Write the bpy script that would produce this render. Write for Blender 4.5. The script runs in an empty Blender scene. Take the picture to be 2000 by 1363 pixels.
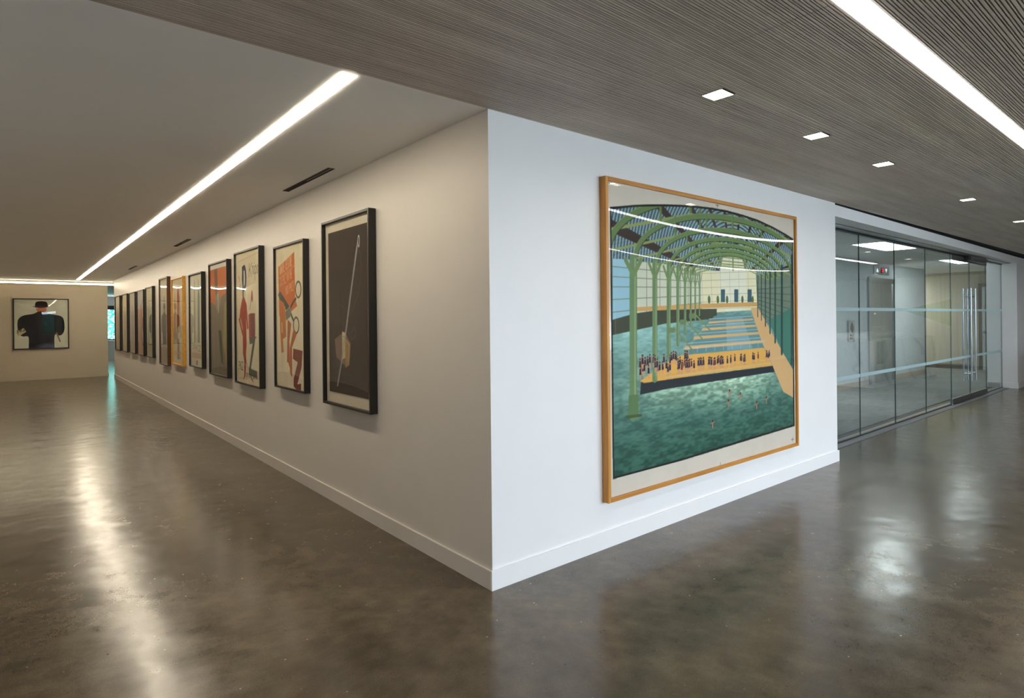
import bpy, math, random
import numpy as np
random.seed(7)
rng = np.random.default_rng(11)
C = bpy.context.scene.collection
sc = bpy.context.scene

# ------------------------------------------------------------------ camera
FPX = 1166.0; ROLL = math.radians(0.58); CAM = np.array([-2.066, -2.702, 1.54])
TH = math.atan2(962, 1166)
F = np.array([math.sin(TH), math.cos(TH), 0]); R = np.array([math.cos(TH), -math.sin(TH), 0]); Z = np.array([0, 0, 1.0])
cr, sr = math.cos(ROLL), math.sin(ROLL)
def ray(u, v):
    x = (u-1000.)/FPX; y = (623.3-v)/FPX
    return F + R*(cr*x+sr*y) + Z*(-sr*x+cr*y)
def on_x(u, v, X):
    d = ray(u, v); p = CAM + d*(X-CAM[0])/d[0]; return p[1], p[2]
def on_y(u, v, Y):
    d = ray(u, v); p = CAM + d*(Y-CAM[1])/d[1]; return p[0], p[2]

from mathutils import Matrix, Vector
cam = bpy.data.cameras.new('camera'); co = bpy.data.objects.new('camera', cam); C.objects.link(co)
cam.sensor_width = 36; cam.lens = FPX/2000*36; cam.shift_y = -58.2/2000; cam.clip_end = 200; cam.clip_start = 0.05
right = R*cr - Z*sr; up = R*sr + Z*cr; back = -F
m = Matrix.Identity(4)
for i in range(3):
    m[i][0] = right[i]; m[i][1] = up[i]; m[i][2] = back[i]; m[i][3] = CAM[i]
co.matrix_world = m
sc.camera = co

# ------------------------------------------------------------------ materials
def s2l(c):
    c = np.asarray(c, float)/255.
    return np.where(c <= 0.04045, c/12.92, ((c+0.055)/1.055)**2.4)
def nt(name):
    m = bpy.data.materials.new(name); m.use_nodes = True; t = m.node_tree
    b = t.nodes['Principled BSDF']; return m, t, b
def N(t, typ, **k):
    n = t.nodes.new(typ)
    for a, v in k.items():
        if a.startswith('i_'): n.inputs[a[2:].replace('_', ' ')].default_value = v
        else: setattr(n, a, v)
    return n
def ramp(t, stops, interp='LINEAR'):
    n = t.nodes.new('ShaderNodeValToRGB'); cr_ = n.color_ramp; cr_.interpolation = interp
    while len(cr_.elements) < len(stops): cr_.elements.new(0.5)
    for e, (p, c) in zip(cr_.elements, stops):
        e.position = p; e.color = tuple(c)+(1,) if len(c) == 3 else c
    return n
def plain(name, srgb, rough=.5, metal=0, noise=.04, scale=30, bump=0, spec=.5, coat=0):
    m, t, b = nt(name); c = s2l(srgb)
    tc = N(t, 'ShaderNodeTexCoord'); no = N(t, 'ShaderNodeTexNoise', i_Scale=scale, i_Detail=4.0)
    t.links.new(tc.outputs['Object'], no.inputs['Vector'])
    rp = ramp(t, [(.3, c*(1-noise)), (.7, np.minimum(c*(1+noise), 1))])
    t.links.new(no.outputs['Fac'], rp.inputs['Fac']); t.links.new(rp.outputs['Color'], b.inputs['Base Color'])
    b.inputs['Roughness'].default_value = rough; b.inputs['Metallic'].default_value = metal
    b.inputs['Specular IOR Level'].default_value = spec; b.inputs['Coat Weight'].default_value = coat
    if bump:
        bp = N(t, 'ShaderNodeBump', i_Strength=bump, i_Distance=.002); t.links.new(no.outputs['Fac'], bp.inputs['Height'])
        t.links.new(bp.outputs['Normal'], b.inputs['Normal'])
    return m
def emit(name, rgb, s):
    m, t, b = nt(name); t.nodes.remove(b)
    e = N(t, 'ShaderNodeEmission'); e.inputs['Color'].default_value = tuple(rgb)+(1,); e.inputs['Strength'].default_value = s
    t.links.new(e.outputs[0], t.nodes['Material Output'].inputs['Surface']); return m
def thin_glass(name, tint, ior=1.5, gain=1.0, rough=0.0):
    m, t, b = nt(name); t.nodes.remove(b)
    tr = N(t, 'ShaderNodeBsdfTransparent'); tr.inputs['Color'].default_value = tuple(tint)+(1,)
    gl = N(t, 'ShaderNodeBsdfGlossy'); gl.inputs['Roughness'].default_value = rough
    fr = N(t, 'ShaderNodeFresnel', i_IOR=ior)
    geo = N(t, 'ShaderNodeNewGeometry')
    # the back face of a pane reflects like the front one
    dot = N(t, 'ShaderNodeVectorMath', operation='DOT_PRODUCT'); ab = N(t, 'ShaderNodeMath', operation='ABSOLUTE')
    t.links.new(geo.outputs['Normal'], dot.inputs[0]); t.links.new(geo.outputs['Incoming'], dot.inputs[1])
    t.links.new(dot.outputs['Value'], ab.inputs[0])
    sub = N(t, 'ShaderNodeMath', operation='SUBTRACT'); sub.inputs[0].default_value = 1; t.links.new(ab.outputs[0], sub.inputs[1])
    pw = N(t, 'ShaderNodeMath', operation='POWER'); t.links.new(sub.outputs[0], pw.inputs[0]); pw.inputs[1].default_value = 5
    f0 = ((ior-1)/(ior+1))**2
    mu = N(t, 'ShaderNodeMath', operation='MULTIPLY_ADD'); t.links.new(pw.outputs[0], mu.inputs[0]); mu.inputs[1].default_value = (1-f0)*gain; mu.inputs[2].default_value = f0*gain
    t.nodes.remove(fr)
    mx = N(t, 'ShaderNodeMixShader'); t.links.new(mu.outputs[0], mx.inputs[0]); t.links.new(tr.outputs[0], mx.inputs[1]); t.links.new(gl.outputs[0], mx.inputs[2])
    t.links.new(mx.outputs[0], t.nodes['Material Output'].inputs['Surface']); return m

M = {}
M['wall'] = plain('painted_wall', (232, 231, 230), .45, noise=.012, scale=3, spec=.35)
M['ceil'] = plain('ceiling_paint', (240, 239, 236), .7, noise=.012, scale=2, spec=.2)
M['base'] = plain('baseboard_paint', (234, 233, 232), .4, noise=.01, scale=3)
M['black'] = plain('black_frame_paint', (27, 24, 20), .38, noise=.12, scale=60)
M['blackedge'] = plain('frame_lip', (70, 65, 56), .3, noise=.1, scale=60)
M['gold'] = plain('gilded_wood', (214, 160, 60), .35, noise=.15, scale=40)
M['brown'] = plain('walnut_wood', (92, 56, 32), .35, noise=.2, scale=40)
M['alu'] = plain('satin_aluminium', (150, 152, 155), .3, metal=1, noise=.05)
M['steel'] = plain('polished_steel', (170, 172, 176), .2, metal=1, noise=.03)
M['darkmetal'] = plain('dark_gasket', (22, 28, 30), .4)
M['greymetal'] = plain('threshold_metal', (120, 118, 122), .35, metal=.7, noise=.08)
M['rubber'] = plain('rubber_base', (96, 88, 76), .6)
M['beigebase'] = plain('beige_base', (170, 156, 136), .6)
M['blackpit'] = plain('black_void', (14, 12, 12), .8)
M['grille'] = plain('vent_black', (16, 15, 12), .5)
M['mat'] = plain('cream_mat_board', (214, 204, 182), .8, noise=.03, scale=8)
M['white'] = plain('white_laminate', (236, 236, 234), .3)
M['sidelight'] = plain('light_grey_paint', (196, 206, 206), .5, noise=.01)
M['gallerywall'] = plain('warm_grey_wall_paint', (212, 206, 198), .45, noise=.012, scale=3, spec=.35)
M['endwall'] = plain('greige_wall_paint', (208, 196, 174), .5, noise=.015, scale=3)
M['offwall'] = plain('grey_painted_wall', (230, 226, 220), .5, noise=.015, scale=3)
M['led_warm'] = emit('led_diffuser_warm', (1, .87, .67), 18.0)
M['led_cool'] = emit('led_diffuser_cool', (1, .965, 1), 7.0)
M['led_cove'] = emit('led_cove', (1, .86, .62), 18.0)
M['down'] = emit('downlight_lens', (1, .86, .62), 34)
M['troffer'] = emit('ceiling_panel_light', (.95, 1, .97), 12)
M['troffer_far'] = emit('passage_panel_light', (1, 1, .95), 26)  # for an added, hidden lamp that lifts the far vestibule wall
M['red'] = emit('red_display', (1, .02, .05), 3)
M['arrow'] = emit('arrow_lens', (.75, .85, .85), .8)

def wood(name, a, b_, axis):
    m, t, b = nt(name); tc = N(t, 'ShaderNodeTexCoord'); mp = N(t, 'ShaderNodeMapping')
    sc_ = [40, 40, 40]; sc_[axis] = 2.5; mp.inputs['Scale'].default_value = sc_
    no = N(t, 'ShaderNodeTexNoise', i_Scale=1.0, i_Detail=5.0)
    t.links.new(tc.outputs['Object'], mp.inputs[0]); t.links.new(mp.outputs[0], no.inputs['Vector'])
    rp = ramp(t, [(.3, s2l(a)), (.7, s2l(b_))]); t.links.new(no.outputs['Fac'], rp.inputs[0]); t.links.new(rp.outputs[0], b.inputs['Base Color'])
    b.inputs['Roughness'].default_value = .38
    return m
M['woodv'] = wood('honey_wood_upright', (186, 122, 46), (212, 152, 70), 2)
M['woodh'] = wood('honey_wood_rail', (176, 112, 40), (206, 146, 66), 0)

def concrete():
    m, t, b = nt('polished_concrete')
    tc = N(t, 'ShaderNodeTexCoord'); L = t.links.new; vec = tc.outputs['Object']
    n1 = N(t, 'ShaderNodeTexNoise', i_Scale=.9, i_Detail=8.0, i_Roughness=.62); L(vec, n1.inputs['Vector'])
    n2 = N(t, 'ShaderNodeTexNoise', i_Scale=7.0, i_Detail=6.0, i_Roughness=.7); L(vec, n2.inputs['Vector'])
    n3 = N(t, 'ShaderNodeTexNoise', i_Scale=160.0, i_Detail=2.0); L(vec, n3.inputs['Vector'])
    r1 = ramp(t, [(.32, s2l((68, 57, 43))), (.5, s2l((85, 74, 57))), (.7, s2l((102, 91, 72)))]); L(n1.outputs['Fac'], r1.inputs[0])
    r2 = ramp(t, [(.35, (.74, .74, .74)), (.65, (1.14, 1.14, 1.14))]); L(n2.outputs['Fac'], r2.inputs[0])
    r3 = ramp(t, [(.3, (.82, .82, .82)), (.7, (1.14, 1.14, 1.14))]); L(n3.outputs['Fac'], r3.inputs[0])
    a = N(t, 'ShaderNodeMix', data_type='RGBA', blend_type='MULTIPLY'); a.inputs[0].default_value = 1; L(r1.outputs[0], a.inputs[6]); L(r2.outputs[0], a.inputs[7])
    c = N(t, 'ShaderNodeMix', data_type='RGBA', blend_type='MULTIPLY'); c.inputs[0].default_value = 1; L(a.outputs[2], c.inputs[6]); L(r3.outputs[0], c.inputs[7])
    # distorted coordinates for ragged patches
    nd = N(t, 'ShaderNodeTexNoise', i_Scale=14.0, i_Detail=4.0); L(vec, nd.inputs['Vector'])
    sub = N(t, 'ShaderNodeVectorMath', operation='SUBTRACT'); L(nd.outputs['Color'], sub.inputs[0]); sub.inputs[1].default_value = (.5, .5, .5)
    scl = N(t, 'ShaderNodeVectorMath', operation='SCALE'); L(sub.outputs[0], scl.inputs[0]); scl.inputs['Scale'].default_value = .035
    add = N(t, 'ShaderNodeVectorMath', operation='ADD'); L(vec, add.inputs[0]); L(scl.outputs[0], add.inputs[1])
    prev = c.outputs[2]
    def patches(scale, radius, keep, col, strength, soft=.01):
        nonlocal prev
        vo = N(t, 'ShaderNodeTexVoronoi', i_Scale=scale); L(add.outputs[0], vo.inputs['Vector'])
        sp = N(t, 'ShaderNodeSeparateColor'); L(vo.outputs['Color'], sp.inputs[0])
        gate = N(t, 'ShaderNodeMath', operation='LESS_THAN'); L(sp.outputs[0], gate.inputs[0]); gate.inputs[1].default_value = keep
        rad = N(t, 'ShaderNodeMath', operation='MULTIPLY'); L(sp.outputs[1], rad.inputs[0]); rad.inputs[1].default_value = radius*scale
        df = N(t, 'ShaderNodeMath', operation='SUBTRACT'); L(rad.outputs[0], df.inputs[0]); L(vo.outputs['Distance'], df.inputs[1])
        mr = N(t, 'ShaderNodeMapRange'); L(df.outputs[0], mr.inputs[0]); mr.inputs[1].default_value = 0; mr.inputs[2].default_value = soft*scale; mr.inputs[4].default_value = strength
        mm = N(t, 'ShaderNodeMath', operation='MULTIPLY'); L(mr.outputs[0], mm.inputs[0]); L(gate.outputs[0], mm.inputs[1])
        mx = N(t, 'ShaderNodeMix', data_type='RGBA'); L(mm.outputs[0], mx.inputs[0]); L(prev, mx.inputs[6]); mx.inputs[7].default_value = tuple(s2l(col))+(1,)
        prev = mx.outputs[2]
    patches(1.9, .045, .25, (140, 127, 108), .35)
    patches(4.0, .015, .14, (168, 158, 140), .5, .004)
    patches(3.0, .10, .22, (62, 56, 50), .35, .05)
    patches(34, .007, .16, (48, 42, 38), .7, .002)
    patches(42, .006, .05, (176, 168, 156), .8, .002)
    L(prev, b.inputs['Base Color'])
    # fine crack lines
    rr = ramp(t, [(.3, (.17, .17, .17)), (.7, (.27, .27, .27))]); L(n2.outputs['Fac'], rr.inputs[0]); L(rr.outputs[0], b.inputs['Roughness'])
    b.inputs['Specular IOR Level'].default_value = .55
    mp = N(t, 'ShaderNodeMapping'); mp.inputs['Scale'].default_value = (1, 1, 1); L(vec, mp.inputs[0])
    nb = N(t, 'ShaderNodeTexNoise', i_Scale=2.2, i_Detail=2.0, i_Roughness=.5); L(mp.outputs[0], nb.inputs['Vector'])
    bp = N(t, 'ShaderNodeBump', i_Strength=.5, i_Distance=.014); L(nb.outputs['Fac'], bp.inputs['Height'])
    bp2 = N(t, 'ShaderNodeBump', i_Strength=.12, i_Distance=.0006); L(n3.outputs['Fac'], bp2.inputs['Height']); L(bp.outputs[0], bp2.inputs['Normal'])
    L(bp2.outputs[0], b.inputs['Normal'])
    return m
M['floor'] = concrete()

def carpet():
    m, t, b = nt('carpet_tiles'); L = t.links.new
    tc = N(t, 'ShaderNodeTexCoord'); mp = N(t, 'ShaderNodeMapping'); mp.inputs['Scale'].default_value = (3, 90, 1); L(tc.outputs['Object'], mp.inputs[0])
    n = N(t, 'ShaderNodeTexNoise', i_Scale=1.0, i_Detail=4.0); L(mp.outputs[0], n.inputs['Vector'])
    ck = N(t, 'ShaderNodeTexChecker', i_Scale=1.1); L(tc.outputs['Object'], ck.inputs['Vector']); ck.inputs[1].default_value = (1, 1, 1, 1); ck.inputs[2].default_value = (.88, .88, .88, 1)
    r = ramp(t, [(.3, s2l((112, 116, 114))), (.7, s2l((150, 152, 148)))]); L(n.outputs['Fac'], r.inputs[0])
    mx = N(t, 'ShaderNodeMix', data_type='RGBA', blend_type='MULTIPLY'); mx.inputs[0].default_value = 1; L(r.outputs[0], mx.inputs[6]); L(ck.outputs[0], mx.inputs[7])
    L(mx.outputs[2], b.inputs['Base Color']); b.inputs['Roughness'].default_value = .9
    return m
M['carpet'] = carpet()
def streaky(name, a, b_, scale, rough=.6, metal=0):
    m, t, b = nt(name); L = t.links.new
    tc = N(t, 'ShaderNodeTexCoord'); mp = N(t, 'ShaderNodeMapping'); mp.inputs['Scale'].default_value = scale; L(tc.outputs['Object'], mp.inputs[0])
    n = N(t, 'ShaderNodeTexNoise', i_Scale=1.0, i_Detail=5.0, i_Roughness=.65); L(mp.outputs[0], n.inputs['Vector'])
    r = ramp(t, [(.3, s2l(a)), (.7, s2l(b_))]); L(n.outputs['Fac'], r.inputs[0]); L(r.outputs[0], b.inputs['Base Color'])
    b.inputs['Roughness'].default_value = rough; b.inputs['Metallic'].default_value = metal
    return m
M['vinyl'] = streaky('woven_wallcovering', (168, 178, 180), (204, 210, 210), (60, 60, 9))
M['woodpanel'] = streaky('pale_wood_wall', (176, 170, 148), (208, 202, 182), (1, 26, .6))
M['brushed'] = streaky('brushed_steel', (170, 174, 176), (214, 218, 218), (140, 140, 1.2), .22, 1)
M['slat'] = streaky('taupe_slat_wood', (176, 164, 150), (206, 194, 178), (.8, 9, 9), .5)
M['leaf'] = plain('cool_foliage', (86, 190, 170), .7, noise=.55, scale=3.5)
M['leafdark'] = plain('dark_foliage', (40, 96, 84), .7, noise=.6, scale=2.5)
M['ground'] = plain('outdoor_paving', (222, 224, 224), .7, noise=.1, scale=1)  # ground made very pale so daylight bounces up onto the ceilings
def marble():
    m, t, b = nt('white_marble'); L = t.links.new
    tc = N(t, 'ShaderNodeTexCoord'); w = N(t, 'ShaderNodeTexWave', i_Scale=.55, i_Distortion=9.0, i_Detail=4.0); w.bands_direction = 'DIAGONAL'; L(tc.outputs['Object'], w.inputs['Vector'])
    r = ramp(t, [(0, s2l((176, 176, 180))), (.035, s2l((230, 230, 232))), (1, s2l((240, 240, 240)))]); L(w.outputs['Fac'], r.inputs[0]); L(r.outputs[0], b.inputs['Base Color'])
    b.inputs['Roughness'].default_value = .15; return m
M['marble'] = marble()
M['green'] = plain('green_wall_graphic', (170, 210, 120), .5, noise=.05, scale=2)
M['glass_art'] = thin_glass('acrylic_glazing', (.97, .97, .96), 1.49, 1.3)
M['glass_a'] = thin_glass('poster_glazing', (.96, .96, .95), 1.49, 1.0)
M['glass_pane'] = thin_glass('storefront_glass', (.925, .965, .975), 1.52, .95)
M['glass_edge'] = plain('green_glass_edge', (52, 84, 84), .2)
def frosted():
    m, t, b = nt('frosted_band'); t.nodes.remove(b)
    tr = N(t, 'ShaderNodeBsdfTransparent'); tr.inputs[0].default_value = (.75, .9, .92, 1)
    df = N(t, 'ShaderNodeBsdfDiffuse'); df.inputs[0].default_value = (.72, .84, .86, 1)
    tl = N(t, 'ShaderNodeBsdfTranslucent'); tl.inputs[0].default_value = (.6, .72, .74, 1)
    m1 = N(t, 'ShaderNodeMixShader'); m1.inputs[0].default_value = .5; t.links.new(df.outputs[0], m1.inputs[1]); t.links.new(tl.outputs[0], m1.inputs[2])
    mx = N(t, 'ShaderNodeMixShader'); mx.inputs[0].default_value = .72; t.links.new(tr.outputs[0], mx.inputs[1]); t.links.new(m1.outputs[0], mx.inputs[2])
    t.links.new(mx.outputs[0], t.nodes['Material Output'].inputs['Surface']); return m
M['frost'] = frosted()
def printmat():
    m, t, b = nt('printed_paper'); a = N(t, 'ShaderNodeVertexColor'); a.layer_name = 'ink'
    t.links.new(a.outputs[0], b.inputs['Base Color']); b.inputs['Roughness'].default_value = .75; b.inputs['Specular IOR Level'].default_value = .2
    return m
M['print'] = printmat()

# ------------------------------------------------------------------ objects
def wloc(o):
    v = Vector((0, 0, 0))
    while o is not None: v += o.location; o = o.parent
    return v
class MB:
    def __init__(s): s.v = []; s.f = []; s.mi = []; s.sm = []
    def add(s, vs, fs, mi=0, smooth=False):
        n = len(s.v); s.v += [tuple(map(float, p)) for p in vs]; s.f += [tuple(i+n for i in f) for f in fs]; s.mi += [mi]*len(fs); s.sm += [smooth]*len(fs); return s
    def box(s, x0, x1, y0, y1, z0, z1, mi=0):
        return s.hexa([(x0, y0), (x1, y0), (x1, y1), (x0, y1)], z0, z1, mi)
    def hexa(s, q, z0, z1, mi=0):           # vertical prism over a plan polygon
        n = len(q); vs = [(x, y, z0) for x, y in q]+[(x, y, z1) for x, y in q]
        ar = sum(q[i][0]*q[(i+1) % n][1]-q[(i+1) % n][0]*q[i][1] for i in range(n))
        fs = [tuple(range(n-1, -1, -1)), tuple(range(n, 2*n))]+[(i, (i+1) % n, n+(i+1) % n, n+i) for i in range(n)]
        if ar < 0: fs = [f[::-1] for f in fs]
        return s.add(vs, fs, mi)
    def bevbox(s, x0, x1, y0, y1, z0, z1, b=.003, mi=0):
        import bmesh
        bm = bmesh.new(); vs = [bm.verts.new(p) for p in [(x0, y0, z0), (x1, y0, z0), (x1, y1, z0), (x0, y1, z0), (x0, y0, z1), (x1, y0, z1), (x1, y1, z1), (x0, y1, z1)]]
        for f in [(3, 2, 1, 0), (4, 5, 6, 7), (0, 1, 5, 4), (1, 2, 6, 5), (2, 3, 7, 6), (3, 0, 4, 7)]: bm.faces.new([vs[i] for i in f])
        bmesh.ops.bevel(bm, geom=bm.edges[:], offset=b, segments=2, affect='EDGES')
        bm.verts.index_update(); s.add([v.co[:] for v in bm.verts], [[v.index for v in f.verts] for f in bm.faces], mi); bm.free(); return s
    def tube(s, p, q, r, n=16, mi=0):
        p = Vector(p); q = Vector(q); d = (q-p).normalized(); a = d.orthogonal().normalized(); b = d.cross(a)
        vs = [c+a*math.cos(2*math.pi*i/n)*r+b*math.sin(2*math.pi*i/n)*r for c in (p, q) for i in range(n)]
        s.add(vs, [(i, (i+1) % n, n+(i+1) % n, n+i) for i in range(n)], mi, True)
        return s.add(vs, [tuple(range(n-1, -1, -1)), tuple(range(n, 2*n))], mi)
    def build(s, name, mats, parent=None):
        if not isinstance(mats, (list, tuple)): mats = [mats]
        me = bpy.data.meshes.new(name); off = wloc(parent) if parent else Vector((0, 0, 0))
        me.from_pydata([(x-off.x, y-off.y, z-off.z) for x, y, z in s.v], [], s.f)
        for mm in mats: me.materials.append(mm)
        me.polygons.foreach_set('material_index', s.mi); me.polygons.foreach_set('use_smooth', s.sm); me.update()
        o = bpy.data.objects.new(name, me); C.objects.link(o); o.parent = parent
        return o
def tag(o, label, cat, group=None, kind=None):
    if label: o['label'] = label
    if cat: o['category'] = cat
    if group: o['group'] = group
    if kind: o['kind'] = kind
    return o
def thing(name, label, cat, loc, group=None):
    o = bpy.data.objects.new(name, None); o.empty_display_size = .1; C.objects.link(o); o.location = loc
    return tag(o, label, cat, group)
def struct(name, mb, mat, label=None, cat=None):
    o = mb.build(name, mat); o['kind'] = 'structure'
    if label: o['label'] = label
    o['category'] = cat or name.split('_')[0]
    return o
def copy_tree(o, parent=None, loc=None):
    c = o.copy(); C.objects.link(c); c.parent = parent
    if loc is not None: c.location = loc
    for ch in list(o.children): copy_tree(ch, c)
    return c

H = 2.74; T = 2.95
XL, YB, XR = -3.8, -7.0, 20.0
YE = 18.32
# ---- floor
struct('floor', MB().box(XL-.2, XR+.2, YB-.2, .36, -.2, 0).box(XL-.2, .2, .36, 17.45, -.2, 0).box(XL-.2, 4.2, 17.45, 27.2, -.2, 0).box(.2, XR+.2, .36, 6, -.2, -.003), M['floor'], 'grey polished concrete floor of the lobby and gallery corridor', 'floor')
struct('floor_vestibule', MB().hexa([(4.63, .56), (13.83, .64), (18.5, .64), (18.5, 5), (16.3, 5), (16.3, 2.5), (4.63, 2.5)], -.002, .006), M['carpet'], 'striated grey carpet floor of the elevator vestibule', 'floor')
# ---- walls
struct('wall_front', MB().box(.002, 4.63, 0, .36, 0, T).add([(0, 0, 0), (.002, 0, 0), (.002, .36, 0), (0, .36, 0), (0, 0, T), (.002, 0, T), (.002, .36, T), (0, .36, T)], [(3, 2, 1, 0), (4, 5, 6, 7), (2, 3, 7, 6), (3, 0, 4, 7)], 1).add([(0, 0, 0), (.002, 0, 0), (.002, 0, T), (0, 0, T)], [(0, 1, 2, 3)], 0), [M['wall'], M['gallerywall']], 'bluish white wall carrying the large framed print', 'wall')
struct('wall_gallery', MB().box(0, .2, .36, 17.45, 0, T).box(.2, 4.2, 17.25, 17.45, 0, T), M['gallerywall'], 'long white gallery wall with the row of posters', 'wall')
struct('wall_end', MB().box(XL, -.07, YE, YE+.18, 0, 2.64), M['endwall'], 'end wall of the corridor behind the square picture', 'wall')
struct('wall_left', MB().box(XL-.2, XL, YB, YE+.18, 0, T).box(XL-.2, -2.2, YE+.18, YE+.3, 0, T).box(-2.2, -2, YE+.18, 27, 0, T), M['offwall'], 'left wall of lobby and corridor', 'wall')
for i, yy in enumerate((1.2, 3.6, 6.0, 8.4, 10.8, 13.2, 15.6)):
    struct('trim_%d' % (i+1), MB().box(XL, XL+.004, yy, yy+.012, .1, 2.4), M['blackpit'], 'thin vertical panel joint in the left wall', 'trim')
struct('wall_right', MB().box(XR, XR+.2, YB, .67, 0, T), M['wall'], 'far right wall of the lobby', 'wall')
# back wall with windows
wins = [(-1.05, .0), (.8, 3.2), (3.6, 6.0), (6.4, 8.4)]
wb = MB(); xs = XL-.2
for a, b_ in wins: wb.box(xs, a, YB-.2, YB, 0, T); wb.box(a, b_, YB-.2, YB, 0, .75); wb.box(a, b_, YB-.2, YB, 2.6, T); xs = b_
wb.box(xs, XR+.2, YB-.2, YB, 0, T)
struct('wall_back', wb, M['wall'], 'window wall of the lobby', 'wall')
def window(n, a, b_, y, z0, z1, out, lab):
    f = MB(); w = .05; ya, yb = (y-.12, y-.04) if out < 0 else (y+.04, y+.12)
    f.box(a, a+w, ya, yb, z0, z1).box(b_-w, b_, ya, yb, z0, z1).box(a+w, b_-w, ya, yb, z0, z0+w).box(a+w, b_-w, ya, yb, z1-w, z1)
    o = struct('window_%d' % n, f, M['darkmetal'], lab, 'window')
    ym = (ya+yb)/2
    MB().add([(a+w, ym, z0+w), (b_-w, ym, z0+w), (b_-w, ym, z1-w), (a+w, ym, z1-w)], [(0, 1, 2, 3)]).build('window_pane', M['winglass'], o)
    return o
M['winglass'] = thin_glass('window_glass', (.93, .97, .98), 1.5)
for i, (a, b_) in enumerate(wins): window(i+1, a, b_, YB, .75, 2.6, -1, 'lobby window in the wall behind the viewpoint')
# storefront header (front plane drifts back slightly to the right), jamb block
def fy(x): return (x-4.63)*.0185
def gy(x): return .355+(x-5.46)*.0082
XJ = 13.83
struct('wall_header', MB().hexa([(4.63, 0), (XJ, fy(XJ)), (XJ, .52), (4.63, .45)], 2.60, H-.018), M['wall'], 'white header above the glass partition', 'wall')
struct('trim_8', MB().hexa([(4.63, .015), (XJ+3, fy(XJ)+.03), (XJ+3, .4), (4.63, .3)], H-.018, H+.01), M['blackpit'], 'dark shadow gap between slatted ceiling and glass wall header', 'trim')
struct('wall_jamb', MB().hexa([(XJ, fy(XJ)), (XR, fy(XJ)), (XR, .67), (XJ, .67)], 0, H-.018), M['wall'], 'white wall right of the glass doors', 'wall')
# ---- vestibule shell
struct('wall_elevator', MB().box(4.43, 4.63, .36, 2.7, 0, T).box(4.63, 16.3, 2.5, 2.7, 0, T).box(16.1, 16.3, 2.7, 5, 0, T), M['vinyl'], 'grey-green woven wallcovering around the elevator', 'wall')
struct('wall_vestibule', MB().box(18.5, 18.7, .67, 5, 0, T).box(16.1, 18.7, 5, 5.2, 0, T), M['woodpanel'], 'pale vertical-grain wall at the far side of the vestibule', 'wall')
struct('baseboard_elevator', MB().box(4.63, 12.4, 2.488, 2.5, 0, .12).box(14.1, 16.312, 2.488, 2.5, 0, .12).box(16.3, 16.312, 2.5, 5, 0, .12), M['beigebase'], 'beige base below the elevator wall', 'baseboard')
struct('baseboard_vestibule', MB().box(18.488, 18.5, 2.0, 5, 0, .14).box(18.488, 18.5, .67, 1.0, 0, .14).box(XJ-.01, XJ, .46, .67, 0, .1), M['rubber'], 'brown rubber base in the vestibule', 'baseboard')
# ---- ceilings
lx0, lx1 = -.860, -.778; ly0, ly1 = .025, 17.42
struct('ceiling', MB().box(XL-.2, lx0, 0, YE, H, T).box(lx1, 0, 0, YE, H, T).box(lx0, lx1, 0, ly0, H, T).box(lx0, lx1, ly1, YE, H, T).box(0, 4.2, 17.45, YE, H, T), M['ceil'], 'smooth white gallery ceiling', 'ceiling')
struct('ceiling_bulkhead', MB().box(XL-.2, 4.2, YE+.0, 27.2, 2.64, T), M['ceil'], 'lower ceiling beyond the end of the corridor', 'ceiling')
struct('ceiling_vestibule', MB().box(4.43, 18.7, .45, 5.2, H, T), M['ceil'], 'white vestibule ceiling', 'ceiling')
# ---- slatted ceiling
sy0, sy1 = -1.826, -1.732; sB0, sB1 = -4.42, -4.32
downs = [(.853, -.93), (2.04, -.93), (3.235, -.93), (5.586, -.93), (7.938, -.93), (10.29, -.93), (12.64, -.93)]
DS = .062
added_downs = [(x, -3.1) for x in (10.3, 12.6, 15.0, 17.3, 19.4)]  # extra lamps added out of view to brighten the dim reception end
sl = MB(); y = 0.0; k = 0
pat = [.0085, .0045, .0085, .011, .0045, .0085, .0060, .0095, .0045, .0110, .0060, .0085]
seams = [XL]+[x for x in np.arange(-2.08, XR, 2.44)]+[XR]
x_end_slats = XR
while y > YB:
    w = pat[k % len(pat)]; k += 1
    ya, yb = y-w, y; y -= w+.0055
    if k == 1: ya = yb-.016; y = ya-.0048
    skip = False
    for s0, s1 in ((sy0, sy1), (sB0, sB1)):
        if ya >= s0 and yb <= s1: skip = True
        elif ya < s1 < yb: ya = s1
        elif ya < s0 < yb: yb = s0
    if skip or yb-ya < .0005: continue
    cuts = []
    if yb > -.93-DS and ya < -.93+DS: cuts = [(x-DS, x+DS) for x, _ in downs]
    if yb > -3.1-DS and ya < -3.1+DS: cuts = [(x-DS, x+DS) for x, _ in added_downs]
    for i in range(len(seams)-1):
        segs = [(seams[i]+.0015, seams[i+1]-.0015)]
        for c0, c1 in cuts:
            ns = []
            for a, b_ in segs:
                if c1 <= a or c0 >= b_: ns.append((a, b_)); continue
                if a < c0: ns.append((a, c0))
                if c1 < b_: ns.append((c1, b_))
            segs = ns
        for a, b_ in segs:
            sl.add([(a, ya, H), (b_, ya, H), (b_, yb, H), (a, yb, H), (a, ya, H+.018), (b_, ya, H+.018), (b_, yb, H+.018), (a, yb, H+.018)],
                   [(0, 3, 2, 1), (0, 1, 5, 4), (3, 7, 6, 2)])
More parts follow.
